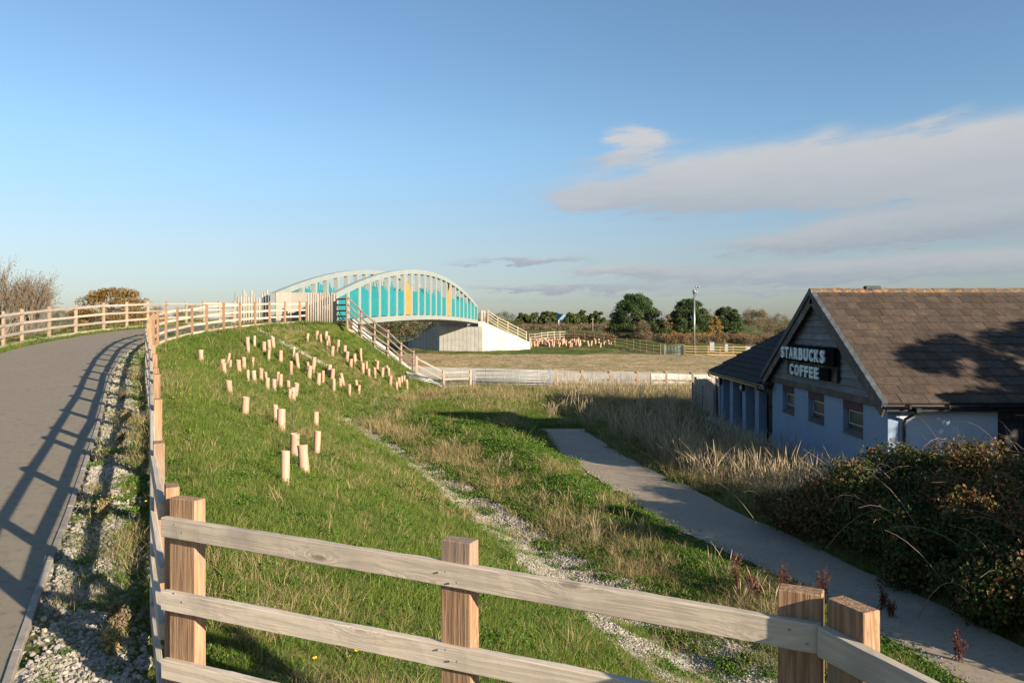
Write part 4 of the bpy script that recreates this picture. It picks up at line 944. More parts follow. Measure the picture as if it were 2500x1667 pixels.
# ------------------------------------------------------------------ panel fence by the porch
def board_fence(name, label, a, b, n, h, mat, posts):
    a, b = Vector(a), Vector(b); root = thing(name, a, label, 'fence'); d = (b-a)/n
    for i in range(n):
        p = a+d*i; MB().box(.006, d.length-.006, -.012, .012, -.05, h+random.uniform(-.01,.01)).obj('board', mat, root, frame(p, d))
    for k in range(posts+1):
        p = a.lerp(b, k/posts); add_post(root, p+Vector((0,0,0)), d, h+.10, mat, .1, .1)
    for z in (.35, h-.3): add_rail(root, a+Vector((-.02,.035,z)), b+Vector((-.02,.035,z)), W_FENCEP, .07, .04)
    return root
board_fence('panel_fence', 'grey weathered panel fence standing end-on beside the cafe porch', (9.28,35.75,-.1), (9.25,39.8,-.1), 20, 1.3, W_FENCEP, 2)
board_fence('slatted_fence', 'taller sunlit pale slatted fence behind the grey panel fence', (9.45,40.1,-.1), (11.7,40.4,-.1), 13, 1.55, W_PALE, 2)

# ------------------------------------------------------------------ camera mast, cabinets, far house, poles
bx_ = (1695-CX)/F_PX*91; gz = hz(bx_, 91)
mast = thing('camera_mast', (bx_, 91, gz), 'tall grey steel mast with cameras on top behind the bright fence', 'mast')
T = Matrix.Translation((bx_, 91, gz))
MB().tube([(0,0,-.3),(0,0,7.0)], [.125,.10], 10).obj('column', M_GALV, mast, T, True)
MB().tube([(0,0,6.95),(0,0,7.2),(0,0,7.32),(0,0,7.42)], [.12,.2,.22,.2], 12).obj('head_ring', M_GALV, mast, T, True)
MB().tube([(.1,0,6.7),(.33,0,7.0),(.36,0,7.55)], .03, 6).obj('camera_arm', M_GALV, mast, T, True)
MB().box(.2,.44,-.12,.12,7.45,7.62,c=.03).tube([(.3,-.1,7.68),(.34,.15,7.72)], [.1,.09], 8).obj('camera_unit', M_LGALV, mast, T)
MB().tube([(.42,-.2,7.72),(.62,.05,7.85)], [.09,.08], 8).tube([(.16,0,7.75),(.28,.1,7.80)], [.08,.09], 8).obj('camera_unit', M_LGALV, mast, T)
for px, d, w, h, lab in ((1737,95,.62,1.1,'round-topped grey steel cabinet behind the bright rail fence'),(1772,95,.44,.9,'slim pale equipment cabinet behind the bright rail fence'),(1829,95,.9,.55,'low wide grey cabinet behind the bright rail fence')):
    x = (px-CX)/F_PX*d; z = hz(x, d); cb_ = thing('cabinet', (x, d, z), lab, 'cabinet'); T = Matrix.Translation((x, d, z))
    MB().box(-w/2, w/2, -.2, .2, -.1, h, c=.03).obj('cabinet_body', M_LGALV if px == 1772 else M_GALV, cb_, T)
    MB().box(-w/2+.05, w/2-.05, -.213, -.203, .1, h-.1).obj('cabinet_door', M_LGALV, cb_, T)
    MB().box(-w/2-.03, w/2+.03, -.23, .23, h+.002, h+.05, c=.015).obj('cabinet_lid', M_GALV, cb_, T)
x = (1447-CX)/F_PX*180; up = thing('utility_pole', (x,180,hz(x,180)), 'slender timber utility pole before the distant scrub', 'pole')
T = Matrix.Translation((x,180,hz(x,180))); MB().tube([(0,0,-.3),(0,0,3.2)], [.11,.09], 8).obj('pole_shaft', W_POSTL, up, T, True); MB().box(-.35,.35,-.05,.05,2.9,3.0).obj('crossarm', W_POSTL, up, T)
x = (1633-CX)/F_PX*120; gzz = hz(x,120); rs = thing('road_sign', (x,120,gzz), 'small triangular road sign seen from behind near the pines', 'sign'); T = Matrix.Translation((x,120,gzz))
MB().tube([(0,0,-.2),(0,0,2.5)], .04, 6).obj('sign_post', M_GALV, rs, T); MB().add([(-.45,-.05,2.15),(.45,-.05,1.95),(-.05,-.05,2.85),(-.45,-.02,2.15),(.45,-.02,1.95),(-.05,-.02,2.85)], [(0,1,2),(5,4,3),(0,3,4,1),(1,4,5,2),(2,5,3,0)]).obj('sign_plate', M_LGALV, rs, T)
# distant blue-roofed house
x = (1368-CX)/F_PX*230; hz_ = hz(x,230); ho = thing('far_house', (x,230,hz_), 'distant house with pale blue gable roof among the trees', 'house'); T = Matrix.Translation((x,230,hz_)) @ Matrix.Rotation(.5, 4, 'Z')
M_BLUE = simple('blue_slate', (.10,.18,.24), (.08,.15,.20), 1, .6, .05, .02, 0)
MB().box(-1.7,1.7,-1.6,1.6,-.5,2.6).obj('wall', M_CONC, ho, T)
MB().add([(-1.9,-1.9,2.5),(1.9,-1.9,2.5),(1.9,1.9,2.5),(-1.9,1.9,2.5),(0,-1.9,4.3),(0,1.9,4.3)], [(0,1,4),(2,3,5),(1,2,5,4),(3,0,4,5),(3,2,1,0)]).obj('roof', M_BLUE, ho, T)
for xx in (-.8,.6): MB().box(xx,xx+.6,-1.63,-1.605,.9,1.9).obj('window', M_GLASS, ho, T)
# ------------------------------------------------------------------ plants
def leaf_quads(C, size, rng, up=.3, aspect=.6):
    """one bent quad per centre, random facing"""
    n = len(C); d = rng.normal(size=(n,3)); d /= np.linalg.norm(d, axis=1)[:,None]; d[:,2] = d[:,2]*(1-up)+up*0
    u = np.cross(d, rng.normal(size=(n,3))); u /= np.linalg.norm(u, axis=1)[:,None]+1e-9; v = np.cross(d, u)
    s = (size*rng.uniform(.6, 1.4, n))[:,None]
    V = np.stack([C-u*s, C-v*s*aspect, C+u*s, C+v*s*aspect], 1).reshape(-1,3)
    return V, np.arange(4*n).reshape(-1,4)
def crown_points(lobes, n, rng, shell=.55, jag=.25):
    w = np.array([l[3]*l[4]*l[5] for l in lobes])**(2/3); w /= w.sum(); idx = rng.choice(len(lobes), n, p=w); L = np.array(lobes)[idx]
    d = rng.normal(size=(n,3)); d /= np.linalg.norm(d, axis=1)[:,None]
    r = (shell+(1-shell)*rng.random(n)**.6)*(1+jag*(rng.random(n)**3))
    return L[:,:3] + d*L[:,3:6]*r[:,None]
def limb(mb, a, b, r0, r1, rng, n=5, wob=.08, seg=5):
    a, b = np.array(a, float), np.array(b, float); L = np.linalg.norm(b-a); P = []
    for i in range(seg+1):
        t = i/seg; P.append(a+(b-a)*t + (rng.normal(size=3)*wob*L*math.sin(math.pi*t) if 0 < i < seg else 0))
    mb.tube([tuple(p) for p in P], [r0+(r1-r0)*i/seg for i in range(seg+1)], n); return P
def tree(name, label, loc, lobes, nleaf, lsize, mat, trunk_h, trunk_r, seed, group=None, cat='tree', bark=None, shell=.5, limbs=14, jag=.25, aspect=.6):
    rng = np.random.default_rng(seed); root = thing(name, loc, label, cat, group); T = Matrix.Translation(Vector(loc))
    mb = MB(); top = (0, 0, trunk_h); limb(mb, (0,0,-.3), top, trunk_r, trunk_r*.5, rng, 7, .02)
    for k in range(limbs):
        l = lobes[k % len(lobes)]; e = np.array(l[:3])+rng.normal(size=3)*np.array(l[3:6])*.35
        z0 = trunk_h*rng.uniform(.3, 1.0); limb(mb, (0,0,z0), e, trunk_r*.42, trunk_r*.08, rng, 5, .07)
    mb.obj('trunk', bark or M_BARK, root, T, True)
    C = crown_points(lobes, nleaf, rng, shell, jag); V, Q = leaf_quads(C, lsize, rng, aspect=aspect)
    obj('crown', fast_mesh('crown', V, Q, mat), root, T); return root
def clump_lobes(H, W, n, seed, base=.15, topw=.5, flat=.75, lobe=.24):
    """many clumps filling a crown W wide and H tall, narrowing upward by topw"""
    r = random.Random(seed); out = []
    for i in range(n):
        t = r.random()**.9; z = H*(base+(1-base-.1)*t); rad = W*(1-(1-topw)*t)*math.sqrt(max(.03, 1-max(0,(t-.55)/.47)**2))
        a = r.uniform(0, 6.283); q = rad*math.sqrt(r.uniform(.15, 1)); s = lobe*W*r.uniform(.7, 1.25)*(1-.3*t)
        out.append((q*math.cos(a), q*math.sin(a), z, s, s, s*flat))
    return out
def place(px, d): x = (px-CX)/F_PX*d; return (x, d, hz(x, d)-.1)
# pines behind the far field
tree('pine_tree', 'broadest dark pine tree, standing beyond the dark field fence', place(1550,120), clump_lobes(7.3,5.1,190,1,.0,.5,.6,.17), 46000, .14, M_PINE, 6.5, .28, 1, 'pines beyond the field', shell=.35, jag=.7, aspect=.28)
tree('pine_tree', 'dark pine tree behind the tall camera mast', place(1682,116), clump_lobes(6.4,3.7,140,2,.0,.55,.6,.18), 34000, .14, M_PINE, 5.5, .25, 2, 'pines beyond the field', shell=.35, jag=.7, aspect=.28)
tree('pine_tree', 'smallest of the dark pines, nearest the cafe roof', place(1774,118), clump_lobes(5.2,2.9,100,3,.0,.55,.6,.2), 25000, .14, M_PINE, 4.5, .22, 3, 'pines beyond the field', shell=.35, jag=.7, aspect=.28)
rt = random.Random(8)
for i, (px, H, W) in enumerate([(1275,4.6,2.6),(1305,5.0,2.9),(1335,4.8,3.0),(1352,5.2,2.6),(1392,5.0,2.8),(1412,4.4,2.8),(1423,5.9,2.3),(1450,5.2,2.7),(1464,4.9,2.3)]):
    tree('evergreen_tree', 'rounded evergreen tree in the distant row around the blue-roofed house', place(px, 235+rt.uniform(-8,14) + (25 if px in (1352,1423,1450) else 0)), clump_lobes(H+.4,W,22,20+i,.1,.7,.8,.32), 4200, .26, M_EVER, H*.6, .2, 20+i, 'distant evergreen row', shell=.4, limbs=6)
def shrub(label, px, d, H, W, mat, seed, n=3000, ls=.16, group=None, name='shrub', depth=1.0, aspect=.35):
    lob = [(a, b*depth, c, e, f*depth, g) for a, b, c, e, f, g in clump_lobes(H, W, 26, seed, .02, .7, .9, .27)]
    return tree(name, label, place(px, d), lob, int(n*2.2), ls*.62, mat, H*.5, .06, seed, group, 'shrub', M_TWIG, .1, 16, .8, aspect)
shrub('pale buff bare shrub in front of the broadest pine', 1567,113,2.9,1.7,M_BROWN,31,5000,.10)
shrub('olive green shrub between the two larger pines', 1614,114,2.4,1.6,M_EVER,32,3500,.12)
shrub('orange-leaved bush against the left side of the mast pine', 1630,114,3.8,.9,M_RUSS,33,1500,.13)
shrub('golden bracken-coloured bush right of the mast', 1747,110,3.6,1.1,M_BRACK,34,2200,.12)
shrub('grey-brown bare domed tree between the small pine and the cafe roof', 1845,150,5.2,3.9,M_BROWN,35,8000,.13,name='bare_tree')
shrub('lower grey-brown bare tree just above the porch roof', 1905,158,4.6,3.0,M_BROWN,36,5000,.13,name='bare_tree')
shrub('pinkish bare thicket tree between the two right-hand pines', 1728,142,5.4,1.6,M_BROWN,37,2600,.10,name='bare_tree')
rs_ = random.Random(12)
for i, px in enumerate(range(1645, 1960, 22)):
    shrub('rusty bracken and scrub clump behind the bright rail fence', px+rs_.uniform(-6,6), 106+rs_.uniform(-2,4), rs_.uniform(.8,1.4), rs_.uniform(1.6,2.3), M_BRACK if (px < 1760 and i % 2 == 0) else (M_RUSS if i % 3 else M_BROWN), 50+i, 2600, .13, 'scrub behind the bright fence')
for i, px in enumerate(range(1400, 1660, 20)):
    shrub('brown scrub clump along the foot of the big pines', px+rs_.uniform(-6,6), 114+rs_.uniform(-2,3), rs_.uniform(.5,.95), rs_.uniform(1.6,2.3), M_BROWN if i % 4 else M_RUSS, 70+i, 2000, .14, 'scrub below the pines')
for i, px in enumerate(range(1270, 1500, 18)):
    shrub('low brown scrub below the distant evergreen row', px+rs_.uniform(-6,6), 205+rs_.uniform(-8,12), rs_.uniform(1.0,1.9), rs_.uniform(2.4,3.4), M_BROWN, 90+i, 1500, .22, 'scrub below the distant evergreens')
# left: half-bare ash tree, autumn oak, hedge and far scrub
def bare_tree(name, label, loc, H, seed, spread=.42, levels=5, r0=.11, leaf=None, nleaf=0):
    rng = np.random.default_rng(seed); root = thing(name, loc, label, 'tree'); T = Matrix.Translation(Vector(loc)); mb = MB(); tips = []
    def grow(p, d, L, r, lev):
        q = p + d*L; m = (p+q)/2 + rng.normal(size=3)*.05*L
        mb.tube([tuple(p), tuple(m), tuple(q)], [r, r*.8, r*.62], 5 if lev > 2 else 3, cap=False)
        if lev == 0: tips.append(q); return
        for k in range(4 if lev >= levels-1 else 3):
            nd = d + rng.normal(size=3)*spread; nd[2] += .16; nd /= np.linalg.norm(nd)
            grow(p+(q-p)*rng.uniform(.55, 1.0), nd, L*rng.uniform(.62, .84), r*.6, lev-1)
    for k in range(5):
        d0 = np.array([rng.normal()*.15, rng.normal()*.2, 1.0]); d0 /= np.linalg.norm(d0)
        grow(np.array([rng.normal()*.2, rng.normal()*.2, -.2]), d0, H*.30, r0, levels)
    mb.obj('trunk', M_TWIG, root, T, True)
    if leaf:
        tp = np.array(tips); C = tp[rng.integers(0, len(tp), nleaf)] + rng.normal(size=(nleaf,3))*.16
        keep = rng.random(len(C)) < np.clip(1.25-C[:,2]/H, .15, 1); V, Q = leaf_quads(C[keep], .04, rng); obj('crown', fast_mesh('crown', V, Q, leaf), root, T)
    return root
bare_tree('ash_tree', 'tall half-bare twiggy tree with a few brown leaves behind the verge fence', (-26.2, 40.5, hz(-26.2,40.5)-.2), 7.6, 5, spread=.24, leaf=M_OAK, nleaf=5200)
bare_tree('ash_tree', 'thin bare twiggy tree leaning out behind the verge fence post', (-25.0, 40.0, hz(-25,40)-.2), 4.4, 6, spread=.30, levels=4, r0=.04)
tree('oak_tree', 'low spreading oak with orange-brown autumn leaves behind the verge fence', (-29.0, 57, hz(-29.0,57)-.2), clump_lobes(6.7,5.2,120,44,.12,.45,.55,.15), 20000, .075, M_OAK, 3.6, .24, 44, shell=.45, limbs=34, jag=.3)
rl = random.Random(5)
def hedge(label, x, y, H, W, mat, seed, n=5000, ls=.07, group=None):
    lob = clump_lobes(H, W, 18, seed, .02, .8, .8, .32)
    return tree('hedge_bush', label, (x, y, hz(x, y)-.1), lob, n, ls, mat, H*.5, .05, seed, group, 'bush', M_TWIG, .3, 18, .45, .5)
for i, (x, y) in enumerate([(-27.5,37.6),(-25.9,38.6),(-26.8,41.5),(-29,43)]):
    hedge('yellow-brown hedge bush below the half-bare tree behind the verge fence', x, y, rl.uniform(2.5,3.1), 1.6, M_RUSS if i % 2 else M_BROWN, 110+i, 4500, .06, 'hedge bushes below the half-bare tree')
for i in range(11):
    x = -36+i*1.8; y = 62+rl.uniform(-2,3)-.2*abs(i-5)
    hedge('russet hedge bush below the autumn oak', x, y, rl.uniform(2.5,3.4), 1.9, M_RUSS if i % 3 else M_BROWN, 130+i, 3500, .09, 'hedge bushes below the oak')
for i in range(26):
    x = -150+i*6.2+rl.uniform(-2,2); d = 225+rl.uniform(-15,25); H = rl.uniform(2.6,4.8)
    if -CX/F_PX*d-8 < x < -70 or x > -60: 
        px = CX+x/d*F_PX
        if px > 1260: continue
        shrub('dark far hedgerow bush on the skyline left of the bridge', px, d, H*1.15, 4.2, M_BROWN if i % 3 else M_EVER, 160+i, 1300, .26, 'far hedgerow bushes on the left skyline', 'hedgerow_bush')
for i in range(16):
    px = 930+i*10; d = 128+rl.uniform(-4,8)
    shrub('dark scrub clump seen through the gap under the bridge', px, d, rl.uniform(2.4,3.4), 2.4, M_BROWN if i % 2 else M_EVER, 200+i, 1300, .18, 'scrub beyond the bridge gap')
# trees standing on the rise to the right, outside the picture; they shade the cafe and the brambles
for i, (x, y, H, W) in enumerate([(14.9,6.3,5.3,1.9),(18.4,8.2,5.2,1.9),(20.2,13.0,7.7,2.4),(13.8,16.4,3.9,1.35),(22.2,12.4,8.8,2.8),(25.4,13.0,9.0,2.8),(28.4,14.4,9.0,2.8),(23.8,14.3,8.2,2.6),(18.6,5.2,6.2,2.2)]):
    tree('roadside_tree', 'leafy roadside tree on the rise right of the cafe', (x, y, hz(x, y)), clump_lobes(H, W, 40, 300+i, .16, .75, .8, .27), 17000, .09, M_BRAM2, H*.55, .16, 300+i, 'roadside trees right of the cafe', shell=.3)

# ------------------------------------------------------------------ brambles beside the footpath
def bramble(label, x, y, H, W, seed, mat, n=13000):
    rng = np.random.default_rng(seed); z = hz(x, y); root = thing('bramble_bush', (x, y, z), label, 'bush', 'brambles: '+label); T = Matrix.Translation((x, y, z))
    lob = []
    for k in range(26):
        a = rng.uniform(0, 6.283); q = W*math.sqrt(rng.uniform(.02, 1)); t = rng.uniform(.1, .88)*math.sqrt(max(.05, 1-(q/W)**2*.85)); s = rng.uniform(.2, .42)*min(W, 1.4)
        lob.append((q*math.cos(a), q*math.sin(a), H*t, s, s, s*.7))
    C = crown_points(lob, n, rng, .5, .5); C = C[C[:,2] > -.05]; V, Q = leaf_quads(C, .033, rng, aspect=.75); obj('leaves', fast_mesh('leaves', V, Q, mat), root, T)
    mb = MB()
    for k in range(24):
        a = rng.uniform(0, 6.283); b = np.array([rng.normal()*W*.5, rng.normal()*W*.5, 0]); L = rng.uniform(.7, 1.25)*W
        tip = b+np.array([math.cos(a)*L, math.sin(a)*L, H*rng.uniform(.4, 1.05)]); mid = (b+tip)/2+np.array([0,0,H*rng.uniform(.35,.62)])
        P = [tuple((1-t)**2*b+2*t*(1-t)*mid+t*t*tip) for t in np.linspace(0, 1, 8)]; mb.tube(P, list(np.linspace(.008, .003, 8)), 3, cap=False)
    mb.obj('canes', M_CANE, root, T)
BR = [(6.5,16.4,1.1,1.1),(7.5,15.7,1.55,1.3),(8.7,16.2,1.75,1.4),(9.9,15.9,2.1,1.5),(11.3,15.6,2.3,1.6),(7.4,13.6,1.25,1.2),(8.6,13.6,1.8,1.5),(10.1,13.4,2.3,1.7),(7.7,11.7,1.25,1.1),(8.9,11.3,1.9,1.5),(10.4,10.9,2.3,1.7),(8.4,9.6,1.3,1.1),(9.5,9.2,1.8,1.4),(12.2,12.8,2.5,1.7),(12.8,15.8,2.3,1.5),(11.2,8.6,2.1,1.6)]
for i, (x, y, H, W) in enumerate(BR):
    bramble('bramble bush rising against the cafe front wall' if y > 15 else ('low bramble bush spilling towards the footpath edge' if x < 8.8 else 'tall bramble bush in the middle of the thicket'), x, y, H, W, 400+i, M_BRAM if i % 3 else M_BRAM2, int(9000+7000*W))

# ------------------------------------------------------------------ grass, straw, clover, stones (instanced ground cover)
SRC = bpy.data.collections.new('ground_cover_sources')      # kept out of the scene
def blades(n, rad, h0, h1, w, lean, mat, seed, seg=3, name='tuft', head=False, wid_tip=.15):
    rng = np.random.default_rng(seed); V = []; Q = []; Hh = []
    for i in range(n):
        a = rng.uniform(0, 6.283); q = rad*math.sqrt(rng.random()); b = np.array([q*math.cos(a), q*math.sin(a), -.01]); h = rng.uniform(h0, h1)
        la = a + rng.normal()*.9; ld = np.array([math.cos(la), math.sin(la), 0])*h*abs(rng.normal())*lean; fa = rng.uniform(0, 6.283); s = np.array([math.cos(fa), math.sin(fa), 0])*w/2
        for k in range(seg+1):
            t = k/seg; p = b + np.array([0,0,h*t*(1-.12*t*lean)]) + ld*t*t; ww = (1-t)*(1)+t*wid_tip
            if head and t > .75: ww = 2.6 if k < seg else .6
            o = len(V); V += [p-s*ww, p+s*ww]; Hh += [t, t]
            if k: Q.append((o-2, o-1, o+1, o))
    me = fast_mesh(name, V, Q, mat, {'h': Hh}); ob = bpy.data.objects.new(name, me); return ob
def clover(n, rad, seed):
    rng = np.random.default_rng(seed); C = np.stack([rng.normal(size=n)*rad*.6, rng.normal(size=n)*rad*.6, rng.uniform(.02, .075, n)], 1)
    V, Q = leaf_quads(C, .016, rng, .0, .9); return bpy.data.objects.new('clover', fast_mesh('clover', V, Q, M_CLOVER, {'h': np.zeros(len(V))}))
def stone(seed):
    rng = np.random.default_rng(seed); V = []; 
    import bmesh
    bm = bmesh.new(); bmesh.ops.create_icosphere(bm, subdivisions=1, radius=.5)
    for v in bm.verts: v.co = Vector((v.co.x*rng.uniform(.75,1.2), v.co.y*rng.uniform(.6,1.1), v.co.z*rng.uniform(.4,.8)))
    me = bpy.data.meshes.new('stone'); bm.to_mesh(me); bm.free(); me.materials.append(M_STONE); return bpy.data.objects.new('stone', me)
def scatter(name, label, cat, P, kinds, src, scl, tilt=.0):
    """P: n x 3 points; kinds: source index per point"""
    col = bpy.data.collections.new(name+'_src')
    for k, o in enumerate(src): o.name = '%s_%02d' % (name, k); col.objects.link(o)
    me = bpy.data.meshes.new(name); me.vertices.add(len(P)); me.vertices.foreach_set('co', np.asarray(P, np.float32).ravel())
    n = len(P); rot = np.stack([RNG.normal(size=n)*tilt, RNG.normal(size=n)*tilt, RNG.uniform(0, 6.283, n)], 1)
    a = me.attributes.new('rot', 'FLOAT_VECTOR', 'POINT'); a.data.foreach_set('vector', rot.astype(np.float32).ravel())
    a = me.attributes.new('scl', 'FLOAT', 'POINT'); a.data.foreach_set('value', np.asarray(scl, np.float32))
    a = me.attributes.new('idx', 'INT', 'POINT'); a.data.foreach_set('value', np.asarray(kinds, np.int32))
    o = link(bpy.data.objects.new(name, me)); tag(o, label, cat, kind='stuff')
    ng = bpy.data.node_groups.new(name+'_nodes', 'GeometryNodeTree'); ng.interface.new_socket('Geometry', in_out='INPUT', socket_type='NodeSocketGeometry'); ng.interface.new_socket('Geometry', in_out='OUTPUT', socket_type='NodeSocketGeometry')
    gi = ng.nodes.new('NodeGroupInput'); go = ng.nodes.new('NodeGroupOutput'); ip = ng.nodes.new('GeometryNodeInstanceOnPoints'); ci = ng.nodes.new('GeometryNodeCollectionInfo')
    ci.inputs['Collection'].default_value = col; ci.inputs['Separate Children'].default_value = True; ci.inputs['Reset Children'].default_value = True
    def na(nm, ty):
        q = ng.nodes.new('GeometryNodeInputNamedAttribute'); q.data_type = ty; q.inputs['Name'].default_value = nm; return next(s for s in q.outputs if s.enabled and s.name == 'Attribute')
    L = ng.links.new; L(gi.outputs[0], ip.inputs['Points']); L(ci.outputs[0], ip.inputs['Instance']); ip.inputs['Pick Instance'].default_value = True
    L(na('idx','INT'), ip.inputs['Instance Index']); L(na('rot','FLOAT_VECTOR'), ip.inputs['Rotation']); L(na('scl','FLOAT'), ip.inputs['Scale']); L(ip.outputs[0], go.inputs[0])
    o.modifiers.new('scatter', 'NODES').node_group = ng; return o
def sample(d0, d1, dens, marg=1.5):
    """random ground points in view between two distances"""
    area_w = lambda y: .70*y+marg; A = (d1-d0)*(area_w(d0)+area_w(d1)); n = int(A*dens)
    y = d0+(d1-d0)*RNG.random(n); k = area_w(d0)+(area_w(d1)-area_w(d0))*(y-d0)/(d1-d0); x = (RNG.random(n)*2-1)*np.maximum(area_w(d0), area_w(d1))
    m = np.abs(x) < k; return x[m], y[m]
BANDS = [(2.2,6,520,.95),(6,10,330,1.1),(10,16,170,1.35),(16,26,85,1.8),(26,40,38,2.5),(40,56,19,3.2)]
gp, gk, gs = [], [], []; dp, dk_, ds = [], [], []; cp, ck, cs = [], [], []; tp_, tk, ts = [], [], []
for d0, d1, dens, sc in BANDS:
    x, y = sample(d0, d1, dens); srd = sdist(ROADREF, x, y); dto = sdist(TOE, x, y); dcr = sdist(CREST, x, y); tl, tr = track_l(y), track_r(y)
    on_road = (srd > .72) & (srd < 4.85) & (y < 47); on_track = (x > tl-.10+.45*(fbm(x*1.6,y*1.6,71)-.5)) & (x < tr+.08+.5*(fbm(x*1.6,y*1.6,73)-.5)) & (y < 32.2)
    bld = (x > 8.5) & (y > 18.9) & (y < 36.2)
    behind = (y > NEARLIM(x)-.25) & (x < -5.6)
    ok = ~(on_road | on_track | bld | behind)
    cw_ = np.interp(y, [4,10,14,20,30,34], [1.5,1.15,.85,.6,.48,.3])*1.0
    chan = (np.abs(dto) < cw_*1.05) & (y < 34.5) & (fbm(x*.55, y*.55, 21) > .28); strip_ = (srd > -.05) & (srd < .75) & (y < 32)
    patch = fbm(x*.8, y*.8, 81); p2 = fbm(x*.3, y*.3, 85); rnd = RNG.random(len(x))
    keep = ok & ~(chan & (rnd > .12+.4*(fbm(x*1.6,y*1.6,77) > .57))) & ~(strip_ & (rnd > (.06+.30*(fbm(x*.9,y*.9,88) > .54)+.010*y+.5*(srd < .34)*(fbm(x*.7,y*.7,66) > .42))))
    right = (x > tr) & (y < 50); mound = (dto < 0) & ~right
    dryp = .03 + .42*np.exp(-((dto+.9)/.9)**2)*(y < 34) + .42*((dcr < 0) & (y < 7.5))*smooth01((7.5-y)/2.5)*(patch > .50) + .25*mound*(patch > .60) + .35*right + .3*(strip_ & (patch > .5)) + .10*((dto > 0) & (p2 > .58)) + .35*(y > 42)*(dto < 0)
    dryp = np.clip(dryp*(.5+patch), 0, .92); clov = np.where(mound & (patch < .50) & (y < 33), .55, np.where((dto > 0) & (y < 12) & (patch < .36), .25, .02))
    r2 = RNG.random(len(x)); isd = keep & (r2 < dryp); isc = keep & ~isd & (RNG.random(len(x)) < clov); isg = keep & ~isd & ~isc
    z = height(x, y)
    for msk, (pp, kk, ss), nk in ((isg, (gp,gk,gs), 6), (isd, (dp,dk_,ds), 5), (isc, (cp,ck,cs), 3)):
        pp.append(np.stack([x[msk], y[msk], z[msk]], 1)); kk.append(RNG.integers(0, nk, msk.sum()))
        ss.append(sc*RNG.uniform(.65, 1.3, msk.sum())*(.75+.6*patch[msk])*(.55 if pp is cp else 1))
    # tall straw: bank right of the footpath and meadow edge
    x, y = sample(max(d0, 9), max(d1, 9.01), dens*.16) if d1 > 9 else (np.zeros(0), np.zeros(0))
    if len(x):
        tl, tr = track_l(y), track_r(y); f = fbm(x*.5, y*.5, 91)
        z1 = (x > tr+.5) & (y > 15.2) & (y < 32) & ~((x > 8.3) & (y > 18.4)) & (f > .30)
        z2 = (y > 32) & (y < 50) & (x > 2.2+.9*np.sin(y)) & ~((x > 8.4) & (y < 36.5)) & (f > .36)
        z3 = (y > 47.5) & (y < 51.3) & (x > 2.5) & (f > .3)
        z4 = (np.abs(sdist(TOE, x, y)+1.7) < .6) & (y > 8) & (y < 50) & (f > .58)
        m = z1 | z2 | z3 | z4; m &= RNG.random(len(x)) < np.where(z1, .9, .6)
        hh = height(x[m], y[m]); tp_.append(np.stack([x[m], y[m], hh], 1)); tk.append(RNG.integers(0, 5, m.sum()))
        sz = np.where(z1, 1.0, np.where(z4, .5, .78))[m]; ts.append(sz*RNG.uniform(.7, 1.15, m.sum())*(1+.012*y[m]))
cat_ = lambda a: np.concatenate(a) if len(a) else np.zeros((0,))
scatter('grass', 'short green grass growing over the embankment and meadow', 'grass', cat_(gp), cat_(gk), [blades(34,.08,.022,.070,.0046,.8,M_GRASS,500+k) for k in range(6)], cat_(gs), .15)
scatter('dry_grass', 'dry straw-coloured grass tufts mixed into the turf', 'grass', cat_(dp), cat_(dk_), [blades(20,.07,.05,.16,.0042,1.1,M_DRY,520+k) for k in range(5)], cat_(ds), .2)
scatter('clover', 'patches of dark green clover in the meadow', 'clover', cat_(cp), cat_(ck), [clover(150,.18,540+k) for k in range(3)], cat_(cs), .1)
scatter('tall_straw', 'tall dry flowering grass standing beyond the footpath', 'grass', cat_(tp_), cat_(tk), [blades(11,.10,.45,.95,.0062,.42,M_STRAW,560+k,5,'tuft',True) for k in range(5)], cat_(ts), .08)
# stones: gravel strip by the kerb, drain at the toe of the bank, rill on the slope
sp, ss_ = [], []
for d0, d1, dens, sc in [(2.5,6,1500,.040),(6,10,1300,.046),(10,16,900,.055),(16,24,480,.068),(24,36,200,.09)]:
    x, y = sample(d0, d1, dens); srd = sdist(ROADREF, x, y); dto = sdist(TOE, x, y); rnd = RNG.random(len(x)); f = fbm(x*.8, y*.8, 31)
    cw_ = np.interp(y, [4,10,14,20,30,34], [1.5,1.15,.85,.6,.48,.3])
    a = (srd > .06) & (srd < .84) & (rnd < np.where(f < .60, 1.0, .4)*np.where((srd < .34) & (fbm(x*.7,y*.7,66) > .42), .25, 1.0)*np.clip(1.15-.022*y, .1, 1)); b = (np.abs(dto) < cw_*(.75+.6*fbm(x*1.3, y*1.3, 23))) & (y < 34.5) & (fbm(x*.55, y*.55, 21) > .25)
    m = a | b; x, y = x[m], y[m]; sp.append(np.stack([x, y, height(x, y)+sc*.15], 1)); ss_.append(sc*RNG.uniform(.5, 1.5, len(x))*np.where(np.abs(sdist(TOE, x, y)) < 1.6, .62, 1.0))
rill = [hit(px, pyy) for px, pyy in [(640,812),(664,826),(690,840),(716,852),(742,866),(768,880),(792,890)]]
for a, b in zip(rill[:-1], rill[1:]):
    n = 70; t = RNG.random(n); x = a[0]+(b[0]-a[0])*t+RNG.normal(size=n)*.12; y = a[1]+(b[1]-a[1])*t+RNG.normal(size=n)*.12; sp.append(np.stack([x, y, height(x, y)+.03], 1)); ss_.append(RNG.uniform(.05, .14, n))
for (px, pyy) in [(964,978),(925,994),(945,986)]:
    a = hit(px, pyy); n = 60; x = a[0]+RNG.normal(size=n)*.6; y = a[1]+RNG.normal(size=n)*.3; sp.append(np.stack([x, y, height(x, y)+.015], 1)); ss_.append(RNG.uniform(.03, .085, n))
